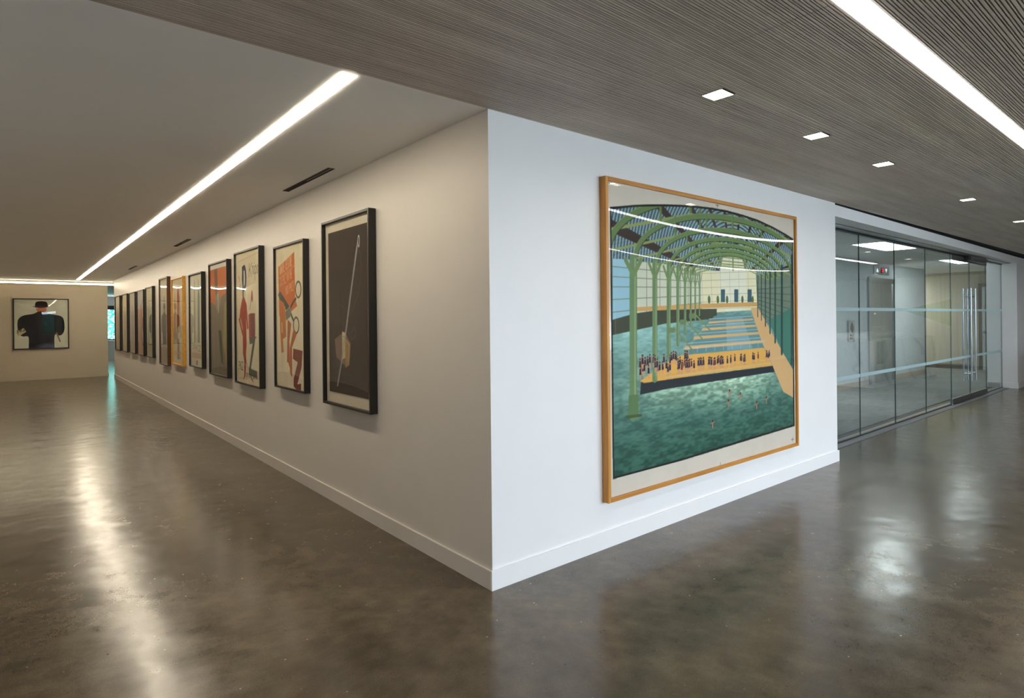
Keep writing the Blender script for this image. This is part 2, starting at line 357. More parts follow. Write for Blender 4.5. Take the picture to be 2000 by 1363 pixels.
# black backing with holes for the strips and downlights
def backing(ya, yb, cuts=()):
    x = XL
    for c0, c1 in cuts: sl.add([(x, ya, H+.018), (c0, ya, H+.018), (c0, yb, H+.018), (x, yb, H+.018)], [(0, 3, 2, 1)], 1); x = c1
    sl.add([(x, ya, H+.018), (XR, ya, H+.018), (XR, yb, H+.018), (x, yb, H+.018)], [(0, 3, 2, 1)], 1)
backing(-.93+DS, 0); backing(-.93-DS, -.93+DS, [(x-DS, x+DS) for x, _ in downs]); backing(sy1, -.93-DS); backing(-3.1+DS, sy0); backing(-3.1-DS, -3.1+DS, [(x-DS, x+DS) for x, _ in added_downs]); backing(sB1, -3.1-DS); backing(YB, sB0)
sl.box(XL, XR, YB, .0, H+.09, T, 1); sl.box(4.63, XR, .0, .5, H+.012, T, 1)
struct('ceiling_slatted', sl, [M['slat'], M['blackpit']], 'taupe slatted wood ceiling of the lobby', 'ceiling')

# ---- baseboards
bh, bd = .112, .014
struct('baseboard_front', MB().hexa([(-bd, -bd), (4.63+bd, -bd), (4.63+bd, .23), (4.63, .23), (4.63, 0), (-bd, 0)], 0, bh), M['base'], 'white baseboard below the large framed print', 'baseboard')
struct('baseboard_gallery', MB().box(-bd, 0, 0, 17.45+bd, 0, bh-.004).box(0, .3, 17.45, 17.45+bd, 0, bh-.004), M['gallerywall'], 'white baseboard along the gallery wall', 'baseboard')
struct('baseboard_end', MB().box(XL, -.07+bd, YE-bd, YE, 0, .1).box(-.07, -.07+bd, YE, YE+.18, 0, .1), M['endwall'], 'baseboard of the corridor end wall', 'baseboard')
struct('baseboard_left', MB().box(XL, XL+bd, YB, YE-bd, 0, .1), M['base'], 'baseboard of the left wall', 'baseboard')
struct('baseboard_jamb', MB().hexa([(XJ-bd, fy(XJ)-bd), (XR, fy(XJ)-bd), (XR, fy(XJ)), (XJ, fy(XJ)), (XJ, .40), (XJ-bd, .40)], 0, .12), M['base'], 'white baseboard right of the glass doors', 'baseboard')

# ------------------------------------------------------------------ printed art: colours on a fine grid
class Art:
    def __init__(s, plane, const, a0, a1, z0, z1, nx, nz, bg):
        s.plane, s.const, s.a0, s.a1, s.z0, s.z1, s.nx, s.nz = plane, const, a0, a1, z0, z1, nx, nz
        s.c = np.zeros((nz, nx, 3)); s.c[:] = bg
    def P(s, pts):                      # picture points of the wall seen from the camera -> grid
        f = on_x if s.plane == 'x' else on_y; out = []
        for u, v in pts:
            a, z = f(u, v, s.const); out.append(((a-s.a0)/(s.a1-s.a0)*(s.nx-1), (z-s.z0)/(s.z1-s.z0)*(s.nz-1)))
        return np.array(out)
    def L(s, pts):                      # 0..1 across, 0..1 up
        return np.array([(p*(s.nx-1), q*(s.nz-1)) for p, q in pts])
    def mask(s, g):
        x0, x1 = max(int(g[:, 0].min())-1, 0), min(int(g[:, 0].max())+2, s.nx); y0, y1 = max(int(g[:, 1].min())-1, 0), min(int(g[:, 1].max())+2, s.nz)
        if x1 <= x0 or y1 <= y0: return None
        K = 3; off = (np.arange(K)+.5)/K-.5
        X = (np.arange(x0, x1)[:, None]+off).ravel(); Y = (np.arange(y0, y1)[:, None]+off).ravel()
        XX, YY = np.meshgrid(X, Y); ins = np.zeros(XX.shape, bool)
        for i in range(len(g)):
            (ax, ay), (bx, by) = g[i], g[(i+1) % len(g)]
            if ay == by: continue
            c = ((ay > YY) != (by > YY)) & (XX < (bx-ax)*(YY-ay)/(by-ay)+ax); ins ^= c
        mk = ins.reshape(y1-y0, K, x1-x0, K).mean((1, 3)); return mk, slice(y0, y1), slice(x0, x1)
    def poly(s, g, col, al=1.0):
        r = s.mask(g)
        if r is None: return
        mk, ys, xs_ = r; mk = mk[..., None]*al
        s.c[ys, xs_] = s.c[ys, xs_]*(1-mk)+(col[ys, xs_] if isinstance(col, np.ndarray) and col.ndim == 3 else np.array(col, float))*mk
    def line(s, g, w, col, al=1.0, closed=False):
        g = np.asarray(g); n = len(g)
        for i in range(n if closed else n-1):
            a, b_ = g[i], g[(i+1) % n]; ww = w
            x0, x1 = int(max(min(a[0], b_[0])-ww-1, 0)), int(min(max(a[0], b_[0])+ww+2, s.nx)); y0, y1 = int(max(min(a[1], b_[1])-ww-1, 0)), int(min(max(a[1], b_[1])+ww+2, s.nz))
            if x1 <= x0 or y1 <= y0: continue
            XX, YY = np.meshgrid(np.arange(x0, x1), np.arange(y0, y1)); d = b_-a; L2 = max((d**2).sum(), 1e-9)
            t = np.clip(((XX-a[0])*d[0]+(YY-a[1])*d[1])/L2, 0, 1); dist = np.hypot(XX-a[0]-t*d[0], YY-a[1]-t*d[1])
            mk = (np.clip(ww/2+.5-dist, 0, 1)*min(1, ww*1.2)*al)[..., None]
            s.c[y0:y1, x0:x1] = s.c[y0:y1, x0:x1]*(1-mk)+np.array(col, float)*mk
    def ell(s, cx, cy, rx, ry, n=28, a0=0, a1=2*math.pi):
        return np.array([(cx+rx*math.cos(a0+(a1-a0)*i/n), cy+ry*math.sin(a0+(a1-a0)*i/n)) for i in range(n+1)])
    def noise(s, fx, fz, seed):
        r = np.random.default_rng(seed).random((fz+2, fx+2)); X = np.linspace(0, fx, s.nx); Y = np.linspace(0, fz, s.nz)
        xi, yi = X.astype(int), Y.astype(int); xf, yf = X-xi, Y-yi; xf = xf*xf*(3-2*xf); yf = yf*yf*(3-2*yf)
        a = r[yi][:, xi]*(1-xf)+r[yi][:, xi+1]*xf; b_ = r[yi+1][:, xi]*(1-xf)+r[yi+1][:, xi+1]*xf
        return a*(1-yf[:, None])+b_*yf[:, None]
    def build(s, name, parent, wave=0.0):
        A = np.linspace(s.a0, s.a1, s.nx); ZZ = np.linspace(s.z0, s.z1, s.nz); off = wloc(parent)
        AA, Z2 = np.meshgrid(A, ZZ); n = s.nx*s.nz; co_ = np.zeros((n, 3), np.float32)
        if s.plane == 'x': co_[:, 0] = s.const; co_[:, 1] = AA.ravel()
        else: co_[:, 0] = AA.ravel(); co_[:, 1] = s.const
        co_[:, 2] = Z2.ravel(); co_ -= np.array(off)
        me = bpy.data.meshes.new(name); i = np.arange((s.nz-1)*(s.nx-1)); r, c = i//(s.nx-1), i % (s.nx-1); b_ = r*s.nx+c
        q = np.stack([b_, b_+1, b_+s.nx+1, b_+s.nx], 1)
        # face towards the viewer side (-y or -x)
        if s.plane == 'x': q = q[:, ::-1]
        me.vertices.add(n); me.vertices.foreach_set('co', co_.ravel()); me.loops.add(q.size); me.loops.foreach_set('vertex_index', q.ravel().astype(np.int32))
        me.polygons.add(len(q)); me.polygons.foreach_set('loop_start', (np.arange(len(q))*4).astype(np.int32)); me.polygons.foreach_set('loop_total', np.full(len(q), 4, np.int32))
        me.update(calc_edges=True); me.validate()
        at = me.color_attributes.new('ink', 'FLOAT_COLOR', 'POINT'); rgba = np.ones((n, 4), np.float32); rgba[:, :3] = s2l(np.clip(s.c, 0, 255)).reshape(-1, 3); at.data.foreach_set('color', rgba.ravel())
        me.materials.append(M['print']); o = bpy.data.objects.new(name, me); C.objects.link(o); o.parent = parent; return o

def glazing(plane, const, a0, a1, z0, z1, bulge, mat, parent, n=24):
    mb = MB(); vs = []
    for j in range(n+1):
        for i in range(n+1):
            p, q = i/n, j/n; d = bulge*(4*p*(1-p))*(4*q*(1-q))
            a = a0+(a1-a0)*p; z = z0+(z1-z0)*q
            vs.append((const-d, a, z) if plane == 'x' else (a, const-d, z))
    fs = [(j*(n+1)+i, j*(n+1)+i+1, (j+1)*(n+1)+i+1, (j+1)*(n+1)+i) for j in range(n) for i in range(n)]
    if plane == 'x': fs = [f[::-1] for f in fs]
    return mb.add(vs, fs, 0, True).build('glazing', mat, parent)

def frame(plane, a0, a1, z0, z1, d, w, mats, parent, wall=0.0):
    mb = MB()
    def b(p0, p1, q0, q1, mi):
        if plane == 'x': mb.bevbox(wall-d, wall-.002, p0, p1, q0, q1, .0015, mi)
        else: mb.bevbox(p0, p1, wall-d, wall-.002, q0, q1, .0015, mi)
    b(a0, a0+w, z0, z1, 0); b(a1-w, a1, z0, z1, 0); b(a0+w, a1-w, z0, z0+w, 1); b(a0+w, a1-w, z1-w, z1, 1)
    return mb.build('frame', mats, parent)
def backboard(plane, a0, a1, z0, z1, wall, parent, mat):
    mb = MB()
    if plane == 'x': mb.box(wall-.03, wall-.004, a0, a1, z0, z1)
    else: mb.box(a0, a1, wall-.03, wall-.004, z0, z1)
    return mb.build('mat_board', mat, parent)

GLY = {'P': [[(0, 0), (0, 1), (.6, 1), (.8, .85), (.8, .6), (.6, .48), (0, .48)]], 'K': [[(0, 0), (0, 1)], [(.8, 1), (.05, .45)], [(.25, .6), (.8, 0)]],
       'Z': [[(0, 1), (.8, 1), (0, 0), (.8, 0)]], 'n': [[(0, 0), (0, .55)], [(0, .4), (.25, .55), (.45, .5), (.5, 0)]], 'i': [[(0, 0), (0, .5)], [(0, .68), (0, .74)]],
       'p': [[(0, -.4), (0, .55)], [(0, .45), (.3, .55), (.5, .3), (.3, 0), (0, .08)]], 's': [[(.4, .45), (.2, .55), (.02, .4), (.35, .18), (.2, 0), (0, .1)]], '-': [[(0, .28), (.35, .28)]],
       'C': [[(.8, .85), (.55, 1), (.2, .95), (0, .7), (0, .3), (.2, .05), (.55, 0), (.8, .15)]], 'U': [[(0, 1), (0, .25), (.2, 0), (.6, 0), (.8, .25), (.8, 1)]],
       'S': [[(.75, .85), (.5, 1), (.15, .95), (0, .75), (.2, .55), (.6, .45), (.8, .25), (.6, .03), (.25, 0), (0, .15)]], 'I': [[(.2, 0), (.2, 1)]], 'L': [[(0, 1), (0, 0), (.7, 0)]],
       'A': [[(0, 0), (.4, 1), (.8, 0)], [(.15, .35), (.65, .35)]], 'R': [[(0, 0), (0, 1), (.6, 1), (.8, .85), (.8, .6), (.6, .48), (0, .48)], [(.4, .48), (.8, 0)]],
       'T': [[(0, 1), (.8, 1)], [(.4, 1), (.4, 0)]], 'E': [[(.75, 1), (0, 1), (0, 0), (.75, 0)], [(0, .5), (.6, .5)]], 'V': [[(0, 1), (.4, 0), (.8, 1)]], 'O': [[(.4, 1), (.1, .85), (0, .5), (.1, .15), (.4, 0), (.7, .15), (.8, .5), (.7, .85), (.4, 1)]],
       'N': [[(0, 0), (0, 1), (.8, 0), (.8, 1)]], 'M': [[(0, 0), (0, 1), (.4, .4), (.8, 1), (.8, 0)]], '7': [[(0, 1), (.7, 1), (.25, 0)]], 'D': [[(0, 0), (0, 1), (.5, 1), (.8, .7), (.8, .3), (.5, 0), (0, 0)]],
       'e': [[(0, .3), (.45, .3), (.4, .5), (.2, .55), (0, .35), (.05, .05), (.25, 0), (.45, .1)]], 'r': [[(0, 0), (0, .55)], [(0, .4), (.2, .55), (.35, .52)]], 'u': [[(0, .55), (0, .1), (.2, 0), (.45, .1)], [(.45, .55), (.45, 0)]]}
def text(art, s, ox, oy, w, h, col, lw, up=(0, 1), rt=(1, 0)):
    """ox, oy in 0..1 of the sheet; rt / up are the directions across the sheet (rt points to the viewer's right)"""
    x = 0
    for ch in s:
        if ch == ' ': x += .6; continue
        for st in GLY[ch]:
            pts = [((ox+((x+p)*w)*rt[0]+q*h*up[0]), (oy+((x+p)*w)*rt[1]+q*h*up[1])) for p, q in st]
            art.line(art.V(pts), lw, col)
        x += .75 if ch in 'nps-eru' else (.4 if ch in 'iI' else 1.1)
# sheets on the gallery wall are read with y running right to left: V flips
Art.V = lambda s, pts: s.L([((1-p) if s.plane == 'x' else p, q) for p, q in pts])

# ---- the large print (a plain generic indoor pool scene of the same colours)
BX0, BX1, BZ0, BZ1, BD = .932, 3.640, .312, 2.485, .055
big = thing('framed_print', 'very large honey wood framed print of a green arched swimming hall on bluish white wall', 'framed print', ((BX0+BX1)/2, 0, BZ0))
frame('y', BX0, BX1, BZ0, BZ1, BD, .028, [M['woodv'], M['woodh']], big)
def big_art():
    a = Art('y', -.036, BX0+.02, BX1-.02, BZ0+.02, BZ1-.02, 560, 460, (222, 212, 198))
    nn = a.noise(40, 30, 1)*.5+a.noise(9, 7, 2)*.5; a.c += ((nn-.5)*10)[..., None]
    P = a.P
    outer = [(1191, 404), (1212, 402.5), (1240, 400), (1270, 399), (1300, 399), (1330, 400), (1360, 402), (1390, 405.5), (1420, 411), (1450, 419), (1480, 429), (1510, 443), (1535, 457), (1549, 466), (1552, 832), (1470, 857), (1330, 900), (1197, 936)]
    a.poly(P(outer), (30, 34, 30))
    inner = [(1194, 409), (1240, 404), (1270, 403), (1300, 403), (1330, 404), (1360, 406), (1390, 409.5), (1420, 415), (1450, 423), (1480, 433), (1510, 447), (1535, 461), (1547, 470), (1549.5, 829), (1470, 853), (1330, 896), (1200, 931)]
    keep = a.c.copy(); g = P(inner)
    mk, ys, xs_ = a.mask(g); full = np.zeros(a.c.shape[:2]); full[ys, xs_] = mk
    # roof
    X, Y = np.meshgrid(np.arange(a.nx), np.arange(a.nz)); vp = P([(1432, 560)])[0]
    r = np.hypot(X-vp[0], (Y-vp[1]))
    st = np.sin(r*.95+np.arctan2(Y-vp[1], X-vp[0])*4)
    roof = np.where(st[..., None] > 0, np.array([150, 182, 190.]), np.array([74, 98, 112.]))
    roof = roof*(0.88+.2*a.noise(12, 10, 3)[..., None]); a.c[:] = roof
    # dark purlins fanning from the far end
    for an in (12, 28, 46, 62, 80, 101, 118, 134, 150, 166):
        t0, t1 = math.radians(an-1.6), math.radians(an+1.6)
        a.poly(np.array([vp, vp+np.array([math.cos(t0), math.sin(t0)])*700, vp+np.array([math.cos(t1), math.sin(t1)])*700]), (62, 52, 50))
    # side walls of glass
    hz = P([(1194, 505), (1194, 640), (1400, 600), (1400, 530), (1360, 522), (1280, 514)]); a.poly(hz, (214, 218, 196))
    hz2 = P([(1194, 505), (1232, 507), (1232, 640), (1194, 650)]); a.poly(hz2, (160, 205, 222))
    for i in range(12):
        u = 1196+200*(1-.84**i)/(1-.84**12); a.line(P([(u, 505), (u, 645)]), 1.2, (110, 128, 110))
    for v0, v1 in ((520, 541), (540, 552), (560, 562), (585, 575), (610, 588), (628, 598)): a.line(P([(1194, v0), (1400, v1)]), 1.2, (120, 134, 112))
    a.poly(P([(1470, 540), (1549, 520), (1549, 700), (1478, 600)]), (120, 136, 118))
    for i in range(7): a.line(P([(1480, 565+i*7), (1549, 560+i*15)]), 1.6, (82, 104, 96))
    # far end wall
    ew = P([(1368, 530), (1372, 640), (1480, 625), (1476, 527)]); a.poly(ew, (238, 232, 196))
    a.poly(a.ell(vp[0], vp[1]+6, 44, 62), (236, 236, 214))
    for i in range(7): a.line(P([(1370+i*18, 500+abs(i-3)*8), (1373+i*18, 600)]), .8, (170, 176, 140))
    for i in range(7): a.line(P([(1370, 520+i*14), (1480, 516+i*14)]), .8, (170, 176, 140))
    for u in (1412, 1438, 1464): a.poly(P([(u-4, 565), (u+4, 565), (u+4, 590), (u-4, 590)]), (70, 104, 116))
    for u in (1385, 1402, 1420, 1450, 1470): a.poly(a.ell(*P([(u, 585)])[0], 4, 7), (92, 118, 74))
    # water
    wat = np.zeros_like(a.c); wat[:] = (84, 132, 122)
    ys_ = np.linspace(0, 1, a.nz)[:, None, None]
    wat[:] = np.array([34, 78, 62])*(1-np.clip(ys_*2.3, 0, 1))+np.array([116, 158, 150])*np.clip(ys_*2.3, 0, 1)
    rip = a.noise(60, 170, 5)*.55+a.noise(26, 70, 6)*.45
    hot = np.clip(1-np.hypot((X-330)/250., (Y-150)/60.), 0, 1)+.5*np.clip(1-np.hypot((X-120)/130., (Y-150)/50.), 0, 1)
    rip = np.clip((rip-.5)*2.2+.5, 0, 1); wat += ((rip-.5)*62*(.5+hot))[..., None]*np.array([.9, 1, .9]); wat += hot[..., None]*np.array([90, 80, 60])
    lf = np.clip(1-np.hypot((X-60)/150., (Y-300)/110.), 0, 1); wat += lf[..., None]*np.array([96, 110, 112])
    a.poly(P([(1190, 640), (1250, 628), (1400, 610), (1475, 605), (1560, 700), (1560, 840), (1190, 940)]), wat)
    a.poly(P([(1194, 625), (1240, 612), (1290, 605), (1400, 603), (1400, 622), (1300, 632), (1194, 655)]), (72, 78, 62))
    a.poly(P([(1240, 600), (1375, 593), (1480, 590), (1480, 598), (1375, 602), (1240, 608)]), (214, 168, 104))
    # inner pools and decks
    a.poly(P([(1395, 617), (1466, 613), (1500, 690), (1330, 700)]), (98, 146, 152))
    bright = P([(1418, 622), (1450, 620), (1470, 680), (1420, 684)]); a.poly(bright, (150, 190, 206), .55)
    for k_, (vL, vR, uL, uR) in enumerate(((628, 622, 1385, 1470), (641, 634, 1372, 1476), (657, 648, 1356, 1483), (676, 664, 1338, 1490))):
        a.poly(P([(uL, vL), (uR, vR), (uR+1, vR+3+k_*.8), (uL-2, vL+4+k_)]), (226, 184, 122))
        a.line(P([(uL, vL-5), (uR, vR-5)]), 1, (200, 206, 196))
    deck = [(1250, 744), (1312, 702), (1330, 694), (1492, 679), (1500, 694), (1508, 714), (1380, 730), (1258, 748)]
    a.poly(P([(1252, 746), (1380, 731), (1510, 714), (1513, 726), (1400, 744), (1300, 760), (1250, 771)]), (46, 52, 58))
    a.poly(P(deck), (232, 178, 92)); dn = a.noise(60, 60, 9)
    a.poly(P([(1466, 602), (1480, 600), (1530, 690), (1551, 725), (1552, 778), (1530, 765), (1508, 712), (1488, 668)]), (222, 180, 126))
    a.poly(P([(1500, 625), (1549, 600), (1549, 722), (1530, 690)]), (74, 128, 112))
    # columns and arches: nested half rings towards the far end
    tops = [P([(u, v)])[0] for u, v in ((1237, 506), (1279, 512), (1306, 518), (1324, 522), (1338, 526), (1349, 528), (1358, 530), (1366, 532))]
    R0 = vp[0]-tops[0][0]; Y0 = tops[0][1]-vp[1]; PK = P([(1330, 405)])[0][1]-tops[0][1]
    for kk, sc_ in enumerate([1.55, 1.22]+[(vp[0]-t_[0])/R0 for t_ in tops[:6]]):
        rx = R0*sc_; ry = PK*sc_*1.02; cx = vp[0]; cy = vp[1]+Y0*sc_; w = 8.5*sc_+1.5
        col = np.array([108, 134, 84])*(1-.02*kk)+np.array([10, 14, 10])*kk*.3
        o_ = a.ell(cx, cy, rx, ry, 56, 0, math.pi); i_ = a.ell(cx, cy, rx-w, ry-w, 56, 0, math.pi)[::-1]
        a.poly(np.vstack([o_, i_]), col); a.line(i_, 1.2, (50, 62, 40)); a.line(o_, 1.0, (140, 160, 110))
        for f_ in (-.62, -.3, 0, .3, .62):
            xx = cx+rx*f_; yt = cy+ry*math.sqrt(1-f_*f_); a.line(np.array([(xx, yt), (xx, cy+ry*(.42 if f_ else .30))]), 4.2*sc_+.8, col*.95); a.line(np.array([(xx-1.5*sc_, yt), (xx-1.5*sc_, cy+ry*.44)]), .8, (150, 168, 116))
        a.line(np.array([(cx-rx*.97, cy+ry*.02), (cx-rx*.3, cy+ry*.44), (cx+rx*.3, cy+ry*.44), (cx+rx*.97, cy+ry*.02)]), 2.6*sc_+.8, (150, 164, 104))
    for u, v0, v1, w in ((1237, 506, 812, 17), (1279, 512, 740, 12), (1306, 518, 694, 10), (1324, 522, 672, 8), (1338, 526, 650, 6), (1349, 528, 636, 5), (1358, 530, 625, 4), (1366, 532, 616, 3)):
        a.line(P([(u, v0), (u, v1)]), w, (112, 142, 100)); a.line(P([(u+w*.2, v0), (u+w*.2, v1)]), max(1, w*.2), (150, 170, 124)); 
        a.line(P([(u, v0+32), (u-12*w/17-3, v0+2)]), max(1.5, w*.45), (120, 146, 98)); a.line(P([(u, v0+32), (u+12*w/17+3, v0+2)]), max(1.5, w*.45), (120, 146, 98))
    for u, v0, v1, w in ((1546, 500, 710, 7), (1527, 520, 690, 8), (1514, 528, 668, 6), (1504, 532, 650, 5), (1495, 535, 636, 4), (1487, 537, 625, 3), (1480, 538, 618, 3)):
        a.line(P([(u, v0), (u, v1)]), w, (50, 80, 76))
    # small bathers
    for i in range(9):
        u = 1345+i*17; a.line(P([(u, 689-i*1.4), (u, 677-i*1.4)]), 1, (206, 206, 196))
    a.line(P([(1335, 681), (1495, 666)]), 1.2, (206, 206, 196)); a.line(P([(1300, 741-4), (1508, 708)]), 1, (206, 196, 180))
    for (u0, v0, u1, v1) in ((1316, 640, 1358, 690), (1338, 624, 1374, 664), (1356, 612, 1388, 646)):
        a.line(P([(u0, v0), (u1, v1)]), 3, (124, 148, 104)); a.poly(P([(u0-10, v0), (u0+2, v0), (u0+2, v0+10), (u0-10, v0+10)]), (112, 138, 98))
    rr = random.Random(5)
    for i in range(92):
        t_ = rr.random(); cl = i < 40
        u = 1250+(t_*95 if cl else 70+t_*185); base = 744-(u-1250)*.135-(rr.uniform(2, 26) if cl else rr.uniform(3, 8))
        h_ = 25-(u-1262)*.028; q = P([(u, base), (u, base-h_)]); y0_ = q[0][1]; hh = q[1][1]-y0_; x_ = q[0][0]
        sk = (214, 160, 120); su = (34, 38, 56) if rr.random() < .9 else (120, 50, 46)
        a.line(np.array([(x_-1, y0_), (x_-1, y0_+hh*.42)]), 1.5, sk); a.line(np.array([(x_+1.2, y0_), (x_+1.2, y0_+hh*.42)]), 1.5, sk)
        a.line(np.array([(x_-2.6, y0_+hh*.78), (x_-2.8, y0_+hh*.45)]), 1.1, sk); a.line(np.array([(x_+2.6, y0_+hh*.78), (x_+2.8, y0_+hh*.45)]), 1.1, sk)
        a.poly(np.array([(x_-2.6, y0_+hh*.34), (x_+2.6, y0_+hh*.34), (x_+1.9, y0_+hh*.82), (x_-1.9, y0_+hh*.82)]), su); a.poly(a.ell(x_, y0_+hh*.92, 1.6, 2.1, 10), sk); a.poly(a.ell(x_, y0_+hh*.955, 1.7, 1.4, 10), (40, 30, 30))
    a.poly(P([(1228, 772), (1246, 770), (1247, 812), (1227, 814)]), (96, 128, 84)); a.poly(P([(1221, 812), (1252, 808), (1256, 813), (1222, 818)]), (76, 96, 62))
    for u, v in ((1425, 770), (1446, 776), (1478, 793), (1392, 830), (1423, 790), (1497, 783)):
        x_, y_ = P([(u, v)])[0]; a.line(np.array([(x_, y_-4), (x_, y_+4)]), 3, (190, 130, 100)); a.poly(a.ell(x_, y_+7, 2, 2.6, 10), (60, 44, 40)); a.line(np.array([(x_-6, y_+3), (x_+6, y_+5)]), 1.4, (190, 130, 100))
    a.c[:] = keep*(1-full[..., None])+a.c*full[..., None]
    # registration crosses and small marks of the sheet margin
    for u, v in ((1186.5, 357), (1192, 974), (1401, 401), (1548, 858), (1407, 909)):
        x_, y_ = P([(u, v)])[0]; a.line(np.array([(x_-5, y_), (x_+5, y_)]), 1, (70, 64, 56)); a.line(np.array([(x_, y_-5), (x_, y_+5)]), 1, (70, 64, 56))
    for u in (1399, 1402.5, 1411, 1415): x_, y_ = P([(u, 912)])[0]; a.line(np.array([(x_-1.5, y_), (x_+1.5, y_)]), 1.5, (60, 50, 46))
    return a
big_art().build('print', big)
glazing('y', -.044, BX0+.02, BX1-.02, BZ0+.02, BZ1-.02, .017, M['glass_art'], big, 40)

# ---- gallery posters
G = 'framed posters along the gallery wall'
def poster(lab, a0, a1, z0, z1, d, fm, draw, nx=150, nz=260, bg=(226, 214, 184), w=.018, mat=None, bulge=.006):
    t = thing('framed_poster', lab, 'framed poster', (0, (a0+a1)/2, z0), G)
    frame('x', a0, a1, z0, z1, d, w, [fm, fm], t)
    i0, i1, k0, k1 = a0+w*.6, a1-w*.6, z0+w*.6, z1-w*.6
    if mat:
        backboard('x', i0, i1, k0, k1, 0, t, M['mat']); i0 += mat[0]; i1 -= mat[0]; k0 += mat[1]; k1 -= mat[2]
    art = Art('x', -d+.022 if not mat else -.034, i0, i1, k0, k1, nx, nz, bg)
    art.c += ((art.noise(9, 14, int(a0*10))-.5)*12)[..., None]
    draw(art); art.build('print', t)
    glazing('x', -d+.016, a0+w*.6, a1-w*.6, z0+w*.6, z1-w*.6, bulge, M['glass_a'], t)
    return t
CREAM = (226, 212, 176)
def d_needle(a):
    V = a.V; sil = (206, 206, 214)
    a.poly(V([(0, 0), (1, 0), (1, 1), (0, 1)]), (66, 56, 48))
    n = [(.80, .92), (.76, .88), (.70, .78), (.60, .62), (.50, .45), (.38, .25), (.22, .04)]
    a.poly(V([(.16, .33), (.42, .38), (.58, .31), (.56, .22), (.44, .17), (.30, .2), (.2, .22)]), (128, 104, 92)); a.poly(V([(.36, .38), (.44, .37), (.44, .22), (.36, .21)]), (196, 184, 128))
    a.poly(V([(.44, .34), (.56, .31), (.54, .18), (.44, .16)]), (160, 130, 96)); a.line(V([(.2, .31), (.2, .24)]), 1.5, (150, 120, 110)); a.line(V([(.46, .33), (.54, .3), (.52, .2)]), 1.4, (200, 190, 120)); a.line(V([(.38, .35), (.42, .35), (.38, .3), (.42, .26)]), 1.2, (90, 120, 84))
    for i in range(len(n)-1):
        wd = 5.4-i*.7; p, q = n[i], n[i+1]; a.line(V([p, q]), wd, (120, 116, 120)); a.line(V([(p[0]+.012, p[1]), (q[0]+.010, q[1])]), 1.4, sil); a.line(V([(p[0]-.012, p[1]), (q[0]-.010, q[1])]), 1.2, sil)
    g = V([(.80, .905)])[0]; a.poly(a.ell(g[0], g[1], 5, 14), sil); a.poly(a.ell(g[0], g[1], 2.5, 10), (60, 48, 44))
    a.line(V([(.72, .955), (.76, .9), (.84, .82), (.86, .72), (.78, .6), (.62, .5), (.40, .42), (.24, .48), (.28, .55), (.42, .52)]), .9, (120, 96, 82))
    a.line(V([(.52, .38), (.6, .33), (.72, .36), (.68, .41), (.58, .37)]), .9, (126, 110, 92)); a.line(V([(.38, .16), (.46, .18), (.6, .1)]), .8, (110, 96, 80))
def letter(a, ch, ox, oy, w, h, col, lw, rot=0):
    c, s_ = math.cos(rot), math.sin(rot); asp = a.nx/a.nz
    for st in GLY[ch]:
        a.line(a.V([(ox+(p*w*c-q*h*s_*1.0), oy+(p*w*s_+q*h*c)) for p, q in st]), lw, col)
def d_scissors(a):
    V = a.V; org = (204, 112, 58)
    a.poly(V([(.1, .86), (.66, .94), (.68, .62), (.74, .37+.2), (.46, .52), (.4, .6), (.12, .5)]), org)
    text(a, 'OARTE TESTIVE', .15, .80, .034, .07, (226, 200, 160), 1.6, rt=(1, .12)); text(a, 'TO PKZ NO ME', .15, .715, .038, .06, (222, 180, 140), 1.5, rt=(1, .12)); a.line(V([(.1, .775), (.68, .85)]), 1, (226, 190, 150)); text(a, 'NO PKZ', .36, .65, .045, .06, (222, 180, 140), 1.5, rt=(1, .12))
    gr = (74, 74, 66)
    a.poly(V([(.08, .66), (.16, .685), (.44, .585), (.52, .55), (.40, .52), (.28, .6), (.14, .625)]), gr)
    for (cx, cy) in ((.78, .68), (.70, .44)):
        g = V([(cx, cy)])[0]; o_ = a.ell(g[0], g[1], 17, 19); i_ = a.ell(g[0], g[1], 12.5, 15)[::-1]; a.poly(np.vstack([o_, i_]), gr)
    a.line(V([(.50, .555), (.62, .60), (.7, .62)]), 6, gr); a.line(V([(.50, .54), (.56, .5), (.62, .47)]), 6, gr)
    a.poly(V([(.34, .535), (.50, .57), (.52, .50), (.36, .47)]), (120, 124, 112)); a.line(V([(.34, .535), (.50, .57), (.52, .50), (.36, .47)]), 1.2, (214, 206, 180), closed=True)
    o2 = (196, 116, 50)
    a.poly(V([(.14, .58), (.34, .56), (.36, .36), (.24, .34), (.27, .25), (.19, .24), (.15, .4)]), o2); a.poly(V([(.2, .46), (.23, .46), (.23, .38), (.2, .39)]), CREAM)
    k = (176, 96, 46); a.poly(V([(.42, .48), (.54, .45), (.47, .33), (.48, .14), (.42, .18), (.38, .18), (.40, .34)]), k); a.poly(V([(.62, .42), (.72, .38), (.56, .29), (.55, .08), (.48, .11), (.48, .28)]), k)
    a.poly(V([(.60, .28), (.90, .27), (.86, .16), (.72, .04), (.84, .05), (.83, -.04+.02), (.60, .02), (.60, .07), (.74, .19), (.58, .21)]), (128, 62, 46))
